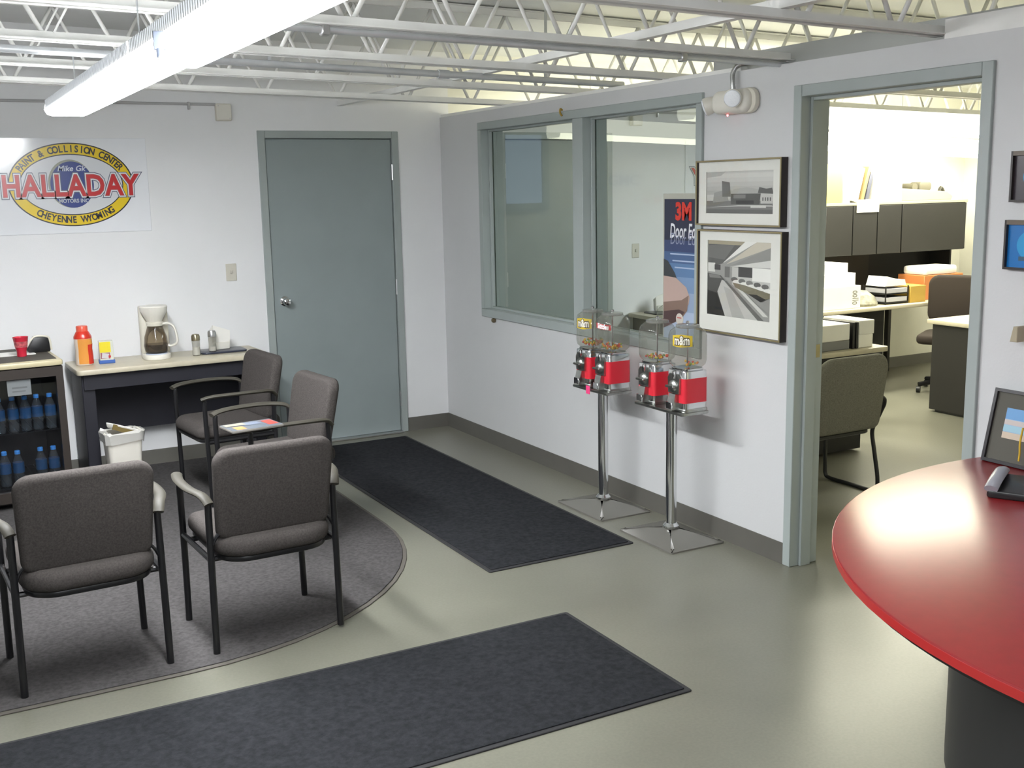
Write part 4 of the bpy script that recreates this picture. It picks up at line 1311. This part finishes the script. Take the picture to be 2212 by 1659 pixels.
ph = thing('desk_phone', 'grey and black desk phone on the red counter at the picture edge', 'phone', (-0.36, -5.16, 0.752), math.radians(-62))
obj('phone_base', SLAB(rrect(-0.09, 0.09, -0.10, 0.10, 0.02, 4), 0, 0.035, 0.006, 2, fn=lambda x, y, z: Vector((x, y, z * (0.7 + 2 * (y + 0.1))))), BLKPL, ph)
obj('handset', TUBE_(spath([(-0.075, -0.10, 0.03), (-0.07, -0.05, 0.05), (-0.07, 0.05, 0.055), (-0.075, 0.11, 0.045)], 5), 0.022, 12, ry=0.014), mat('phone_grey', rgb(150, 150, 158), 0.3), ph)

# ================================================================== OFFICE
def off_light(y, x0, x1, z0, label, hgt=0.16):
    t = thing('office_light', label, 'ceiling light', (0, y, z0), 0, 'office strip lights')
    t.rotation_euler = (0, math.atan(0.034), 0)
    sec = [(-0.08, 0.0), (0.08, 0.0), (0.10, 0.03), (0.09, hgt - 0.02), (-0.09, hgt - 0.02), (-0.10, 0.03)]
    le = obj('lens', ring_loft(B(), [[Vector((x, a, b_)) for a, b_ in sec] for x in (x0, x1)]), [OTUBE, OTUBES], t)
    for p in le.data.polygons:
        if p.center.z > 0.03:
            p.material_index = 1
    obj('housing', BX(x0, x1, -0.105, 0.105, hgt - 0.02, hgt + 0.01), STEEL, t, smooth=False)
    for x in (x0 + 0.3, (x0 + x1) / 2, x1 - 0.3):
        obj('hanger_rod', TUBE_([(x, 0, hgt), (x, 0, roof_z(x) - (z0 - 0.034 * x))], 0.003, 6), PIPE, t)
    return t


off_light(-1.6, 1.0, 4.9, 2.215, 'long office strip light, the upper of the two in the doorway')
off_light(-0.6, 0.6, 5.3, 2.135, 'long office strip light, the lower one above the shelves')

# overhead hutch with doors
HX0, HX1, HY0, HY1, HZ0, HZ1 = 2.85, 5.12, -0.45, -0.02, 1.135, 1.575
hu = thing('overhead_cabinet', 'dark grey overhead cabinet with flat doors along the office wall', 'cabinet', (0, 0, 0))
obj('cabinet_body', BX(HX0, HX1, HY0 + 0.02, HY1, HZ0, HZ1 - 0.01), DKGR, hu, smooth=False)
obj('cabinet_top', BX(HX0 - 0.01, HX1 + 0.01, HY0, HY1, HZ1 - 0.01, HZ1 + 0.015, 0.003), mat('hutch_top', rgb(168, 164, 140), 0.5), hu)
for a, b_ in ((2.86, 3.365), (3.37, 3.683), (3.688, 3.977), (3.982, 4.275), (4.283, 5.115)):
    obj('cabinet_door', BX(a + 0.003, b_ - 0.003, HY0, HY0 + 0.02, HZ0 + 0.004, HZ1 - 0.014, 0.002), DKGR, hu)
obj('back_panel', BX(HX0, 4.30, -0.06, -0.02, 0.70, HZ0), mat('hutch_back', rgb(52, 48, 44), 0.8), hu, smooth=False)
obj('back_panel', BX(4.30, HX1, -0.06, -0.02, 0.70, HZ0), mat('hutch_back_black', rgb(30, 29, 30), 0.7), hu, smooth=False)
obj('side_panel', BX(HX1 - 0.02, HX1, HY0 + 0.15, HY1, 0.7225, HZ0), mat('hutch_back_black', rgb(30, 29, 30), 0.7), hu, smooth=False)
obj('side_panel', BX(HX0, HX0 + 0.02, HY0 + 0.15, HY1, 0.7225, HZ0), mat('hutch_back', rgb(52, 48, 44), 0.8), hu, smooth=False)
obj('notice_card', BX(3.722, 3.985, HY0 - 0.006, HY0 - 0.002, 1.505, 1.615), PAPER, hu, smooth=False)

# things on the hutch
yb = tag(obj('yellow_carton', BX(3.40, 3.575, -0.42, -0.12, 0, 0.33, 0.003), mat('yellow_carton', rgb(226, 206, 100), 0.6), None, (0, 0, HZ1 + 0.015)), 'yellow carton on the office cabinet, leftmost', 'carton')


def binder(label, x0, w, h, lean, col, y0=-0.42, y1=-0.14, stripe=None):
    t = thing('ring_binder', label, 'binder', (x0, 0, HZ1 + 0.0155 + w * math.sin(lean)), 0, 'binders and boxes on the office cabinet')
    Mx = Matrix.Rotation(lean, 4, 'Y')
    obj('binder_cover', BX(0, w, y0, y1, 0.0, h, 0.002, M=Mx), mat('binder_%d%d%d' % col, rgb(*col), 0.5), t)
    if stripe:
        obj('spine_label', BX(w * 0.15, w * 0.85, y0 - 0.002, y0, h * 0.72, h * 0.86, M=Mx), mat('binder_stripe', rgb(*stripe), 0.5), t, smooth=False)
    return t


binder('white binder standing upright beside the yellow carton', 3.60, 0.07, 0.33, 0.0, (236, 236, 228))
binder('white binder with reddish label leaning right', 3.69, 0.075, 0.30, 0.26, (238, 236, 224), stripe=(206, 120, 110))
binder('tan binder leaning right, between the white ones', 3.80, 0.03, 0.31, 0.28, (150, 130, 90))
binder('dark blue binder leaning under the white box', 3.85, 0.035, 0.26, 0.24, (84, 86, 100))
for i, (a, b_, h_) in enumerate(((3.955, 4.065, 0.36), (4.07, 4.18, 0.40), (4.185, 4.30, 0.38))):
    tag(obj('white_box', BX(a, b_, -0.42, -0.13, 0, h_, 0.003), PAPER, None, (0, 0, HZ1 + 0.015)), 'white box file on the office cabinet, %s of three' % ('left', 'middle', 'right')[i], 'box', 'white box files')
bmz = HZ1 + 0.015
mc = thing('model_truck', 'grey model truck and papers on the office cabinet, right end', 'model truck', (4.65, -0.26, bmz))
obj('truck_base', SLAB([(-0.33, 0.0), (0.36, 0.0), (0.38, 0.03), (0.30, 0.075), (-0.33, 0.115)], -0.1, 0.1, 0.004, 1, fn=lambda x, z, y: Vector((x, y, z))), mat('model_grey', rgb(150, 148, 128), 0.5), mc)
obj('truck_cab', SLAB(rrect(-0.02, 0.14, 0.085, 0.165, 0.03, 4), -0.06, 0.06, 0.01, 2, fn=lambda x, z, y: Vector((x, y, z))), mat('model_dark', rgb(96, 92, 78), 0.5), mc)
obj('truck_wheel', TUBE_([(-0.10, -0.08, 0.12), (-0.10, 0.08, 0.12)], 0.035, 14), mat('model_dark', rgb(96, 92, 78), 0.5), mc)
obj('truck_hook', TUBE_(spath([(0.30, 0, 0.05), (0.33, 0, 0.11), (0.37, 0, 0.07), (0.38, 0, 0.03)], 4), 0.015, 8), mat('model_black', rgb(60, 58, 50), 0.5), mc)

# credenza under the hutch
cz = thing('credenza', 'office credenza with beige top under the dark cabinet', 'desk', (0, 0, 0))
obj('credenza_top', SLAB(rrect(2.75, 4.62, -0.80, -0.065, 0.03, 4), 0.69, 0.722, 0.006, 2), LAMIN, cz)
obj('leg_panel', BX(2.80, 2.85, -0.72, -0.08, 0.0, 0.69), DKGR, cz, smooth=False)
obj('leg_post', BX(4.50, 4.54, -0.77, -0.72, 0.0, 0.69, 0.004), DKGR, cz)
obj('leg_post', BX(4.50, 4.54, -0.14, -0.09, 0.0, 0.69, 0.004), DKGR, cz)
obj('pedestal', BX(2.85, 3.92, -0.62, -0.10, 0.02, 0.69), mat('pedestal_black', rgb(26, 25, 25), 0.6), cz, smooth=False)
CZ = 0.722
pbx = thing('printed_carton', 'white carton printed with figures, lowest of the stack at the door jamb', 'carton', (3.30, -0.58, CZ))
obj('carton_body', BX(-0.22, 0.205, -0.16, 0.16, 0, 0.19, 0.003), PAPER, pbx)
p_ = Print(y=-0.1605)
p_.text((120, 118, 112), '0||00', 0.14, 0.09, 0.075, 0.001, ang=PI / 2, sx=0.8)
p_.build('carton_print', pbx)
tag(obj('white_carton', BX(-0.21, 0.16, -0.15, 0.15, 0, 0.105, 0.003), PAPER, None, (3.30, -0.57, CZ + 0.19)), 'plain white carton in the middle of the stack on the credenza', 'carton')
tag(obj('white_carton', BX(-0.2, 0.09, -0.14, 0.14, 0, 0.085, 0.003), PAPER, None, (3.30, -0.56, CZ + 0.295)), 'smallest white carton on top of the stack on the credenza', 'carton')
bag = tag(obj('plastic_bag', lathe(B(), [(0.13, 0.0), (0.14, 0.02), (0.11, 0.08), (0.05, 0.125), (0.01, 0.13)], 14, c=(0, 0, 0)), mat('grey_bag', rgb(150, 148, 132), 0.3, var=0.3, vscale=30, bump=1.0, bscale=25), None, (3.655, -0.60, CZ)), 'crumpled grey plastic bag beside the stacked cartons', 'bag')
lt = thing('letter_tray', 'black two-tier letter tray with papers on the credenza', 'letter tray', (3.95, -0.6, CZ))
for z in (0.01, 0.085):
    obj('tray_tier', SLAB(rrect(-0.13, 0.15, -0.12, 0.14, 0.01, 2), z, z + 0.012), BLKPL, lt)
    obj('paper_stack', BX(-0.12, 0.13, -0.121, 0.12, z + 0.012, z + 0.05, 0.002), mat('tray_paper', rgb(176, 176, 184), 0.7), lt)
for x, y in ((-0.125, -0.115), (0.145, -0.115), (-0.125, 0.135), (0.145, 0.135)):
    obj('tray_post', TUBE_([(x, y, 0), (x, y, 0.155)], 0.006, 8), BLKPL, lt)
obj('loose_papers', SLAB([(-0.13, 0.0), (0.13, 0.0), (0.11, 0.05), (0.0, 0.06), (-0.10, 0.085)], -0.11, 0.11, 0.003, 1, fn=lambda x, z, y: Vector((x, y, z + 0.155))), PAPER, lt)
tag(obj('mustard_box', BX(-0.095, 0.095, -0.13, 0.13, 0, 0.145, 0.003), mat('mustard_box', rgb(188, 154, 70), 0.6), None, (4.205, -0.6, CZ)), 'mustard yellow box between letter tray and orange box', 'box')
ob_ = thing('orange_box', 'orange cardboard box with white papers on top', 'box', (4.60, -0.50, CZ))
obj('box_body', BX(-0.22, 0.28, -0.14, 0.16, 0, 0.215, 0.004), mat('orange_card', rgb(198, 124, 70), 0.6), ob_)
tag(obj('paper_pile', SLAB(rrect(-0.21, 0.21, -0.13, 0.13, 0.03, 3), 0, 0.075, 0.02, 2), PAPER, None, (4.61, -0.50, CZ + 0.215)), 'thick pile of white paper lying on the orange box', 'paper')

# desk on the right inside the office
rdk = thing('office_desk', 'dark panelled office desk with beige top at the right of the doorway', 'desk', (0, 0, 0))
obj('desk_top', SLAB(rrect(3.33, 4.1, -3.2, -1.58, 0.02, 3), 0.685, 0.718, 0.005, 2), LAMIN, rdk)
obj('end_panel', BX(3.36, 3.40, -3.18, -1.62, 0.02, 0.685), mat('desk_dark', rgb(34, 32, 30), 0.6), rdk, smooth=False)
obj('rear_panel', BX(3.40, 4.05, -1.66, -1.62, 0.02, 0.685), mat('desk_dark', rgb(34, 32, 30), 0.6), rdk, smooth=False)
obj('kick_plate', BX(3.38, 4.0, -3.15, -1.66, 0.0, 0.02), BLKPL, rdk, smooth=False)
tag(obj('desk_papers', SLAB(rrect(-0.25, 0.2, -0.3, 0.15, 0.005), 0, 0.012), PAPER, None, (3.68, -2.05, 0.718)), 'white papers on the office desk at right', 'paper')

# swivel chair behind it
swc = thing('desk_chair', 'dark brown upholstered desk chair behind the office desk', 'chair', (4.15, -1.15, 0), math.radians(-60))
obj('backrest', SLAB(rrect(-0.24, 0.24, 0.55, 0.97, 0.09, 6), -0.03, 0.04, 0.028, 3, fn=lambda x, z, y: Vector((x, 0.22 + y + 0.3 * x * x * -1, z))), mat('brown_fabric', rgb(50, 42, 36), 0.9), swc)
obj('seat', SLAB(rrect(-0.25, 0.25, -0.25, 0.22, 0.08, 5), 0.42, 0.50, 0.03, 3), mat('brown_fabric', rgb(50, 42, 36), 0.9), swc)
obj('back_bar', BX(-0.03, 0.03, 0.20, 0.225, 0.40, 0.62), BLKPL, swc)
obj('gas_column', TUBE_([(0, 0, 0.1), (0, 0, 0.42)], 0.03, 12), BLKPL, swc)
for k in range(5):
    a = 2 * PI * k / 5
    lgx = obj('base_arm', TUBE_([(0, 0, 0.11), (0.27 * math.cos(a), 0.27 * math.sin(a), 0.07)], 0.02, 8), BLKPL, swc)
    obj('caster', TUBE_([(0.27 * math.cos(a) - 0.015, 0.27 * math.sin(a), 0.028), (0.27 * math.cos(a) + 0.015, 0.27 * math.sin(a), 0.028)], 0.028, 10), BLKPL, lgx)

# desk on the left inside the office, with piles of paper
ldk = thing('office_table', 'beige topped office desk piled with papers behind the door jamb', 'desk', (0, 0, 0))
obj('table_top', SLAB(rrect(0.5, 2.02, -2.42, -1.75, 0.02, 3), 0.685, 0.718, 0.005, 2), LAMIN, ldk)
obj('pedestal', BX(1.30, 1.96, -2.26, -1.80, 0.02, 0.685), mat('pedestal_black', rgb(26, 25, 25), 0.6), ldk, smooth=False)
obj('pedestal', BX(0.52, 0.95, -2.26, -1.80, 0.02, 0.685), mat('pedestal_black', rgb(26, 25, 25), 0.6), ldk, smooth=False)
TZ = 0.718
for i, (x0, x1, z0, z1, m_, lb_) in enumerate((
        (1.25, 1.72, 0.0, 0.06, mat('grey_stack', rgb(130, 130, 132), 0.7), 'grey stack of folders at the bottom of the paper pile'),
        (1.25, 1.72, 0.06, 0.165, PAPER, 'thick white stack of paper on the grey folders'),
        (1.80, 1.925, 0.0, 0.085, PAPER, 'lower white box on the office desk end'),
        (1.80, 1.935, 0.085, 0.175, PAPER, 'upper white box on the office desk end'))):
    tag(obj('paper_stack', BX(x0, x1, -2.37, -2.05, z0, z1, 0.004), m_, None, (0, 0, TZ)), lb_, 'paper')
for i, x in enumerate((1.735, 1.765)):
    tag(obj('black_binder', BX(x, x + 0.02, -2.38, -2.06, 0, 0.17, 0.002), BLKPL, None, (0, 0, TZ)), '%s thin black binder standing between the paper piles' % ('left', 'right')[i], 'binder')

# visitor chair with sled base
vc = thing('visitor_chair', 'dark grey visitor chair with black sled base in the office', 'chair', (0.985, -2.86, 0))
obj('backrest', SLAB([(x * (0.93 + 0.07 * min(1, (z - 0.4) / 0.3)), z) for x, z in rrect(-0.255, 0.255, 0.40, 0.835, 0.09, 8, rs=(0.1, 0.1, 0.05, 0.05))], -0.03, 0.03, 0.025, 3, fn=lambda x, z, y: Vector((x, -0.235 - y + 0.4 * x * x - 0.12 * (z - 0.4), z))), FABO, vc)
obj('seat', SLAB(rrect(-0.245, 0.245, -0.2, 0.28, 0.07, 5), 0.385, 0.455, 0.028, 3), FABO, vc)
obj('seat_pan', SLAB(rrect(-0.235, 0.235, -0.19, 0.27, 0.06, 5), 0.365, 0.388, 0.004, 1), BLKPL, vc)
for s in (-1, 1):
    obj('sled_frame', TUBE_(spath([(s * 0.272, -0.235, 0.53), (s * 0.272, -0.20, 0.46), (s * 0.262, -0.165, 0.37), (s * 0.268, -0.18, 0.25), (s * 0.274, -0.205, 0.10), (s * 0.274, -0.20, 0.03), (s * 0.274, -0.165, 0.013), (s * 0.274, 0.0, 0.013), (s * 0.274, 0.16, 0.013), (s * 0.274, 0.2, 0.03), (s * 0.272, 0.205, 0.1), (s * 0.262, 0.205, 0.36)], 5), 0.012, 10), BLACKM, vc)
    obj('back_arm', TUBE_(spath([(s * 0.272, -0.235, 0.53), (s * 0.262, -0.245, 0.56), (s * 0.23, -0.25, 0.585)], 4), 0.012, 8), BLACKM, vc)

# letters and notices on the office back wall, seen through the window
gl_ = Print(y=-0.002, rough=0.6)
gl_.text((110, 110, 108), 'GMC', 1.61, 1.812, 0.115, 0.004, sx=1.2)
gm = tag(gl_.build('wall_lettering', None, (0, 0, 0)), 'faint grey capital letters on the office wall behind the window', 'lettering')
gp = Print(y=-0.002, rough=0.6)
gp.rect((214, 206, 180), 1.78, 1.99, 1.62, 1.74).rect((190, 130, 90), 1.80, 1.86, 1.63, 1.67).rect((200, 140, 90), 1.91, 1.98, 1.63, 1.68).rect((240, 240, 232), 1.71, 1.99, 1.51, 1.572)
tag(gp.build('wall_notice', None, (0, 0, 0)), 'cream notice and white strip on the office wall behind the window', 'notice')
bpy.context.view_layer.update()
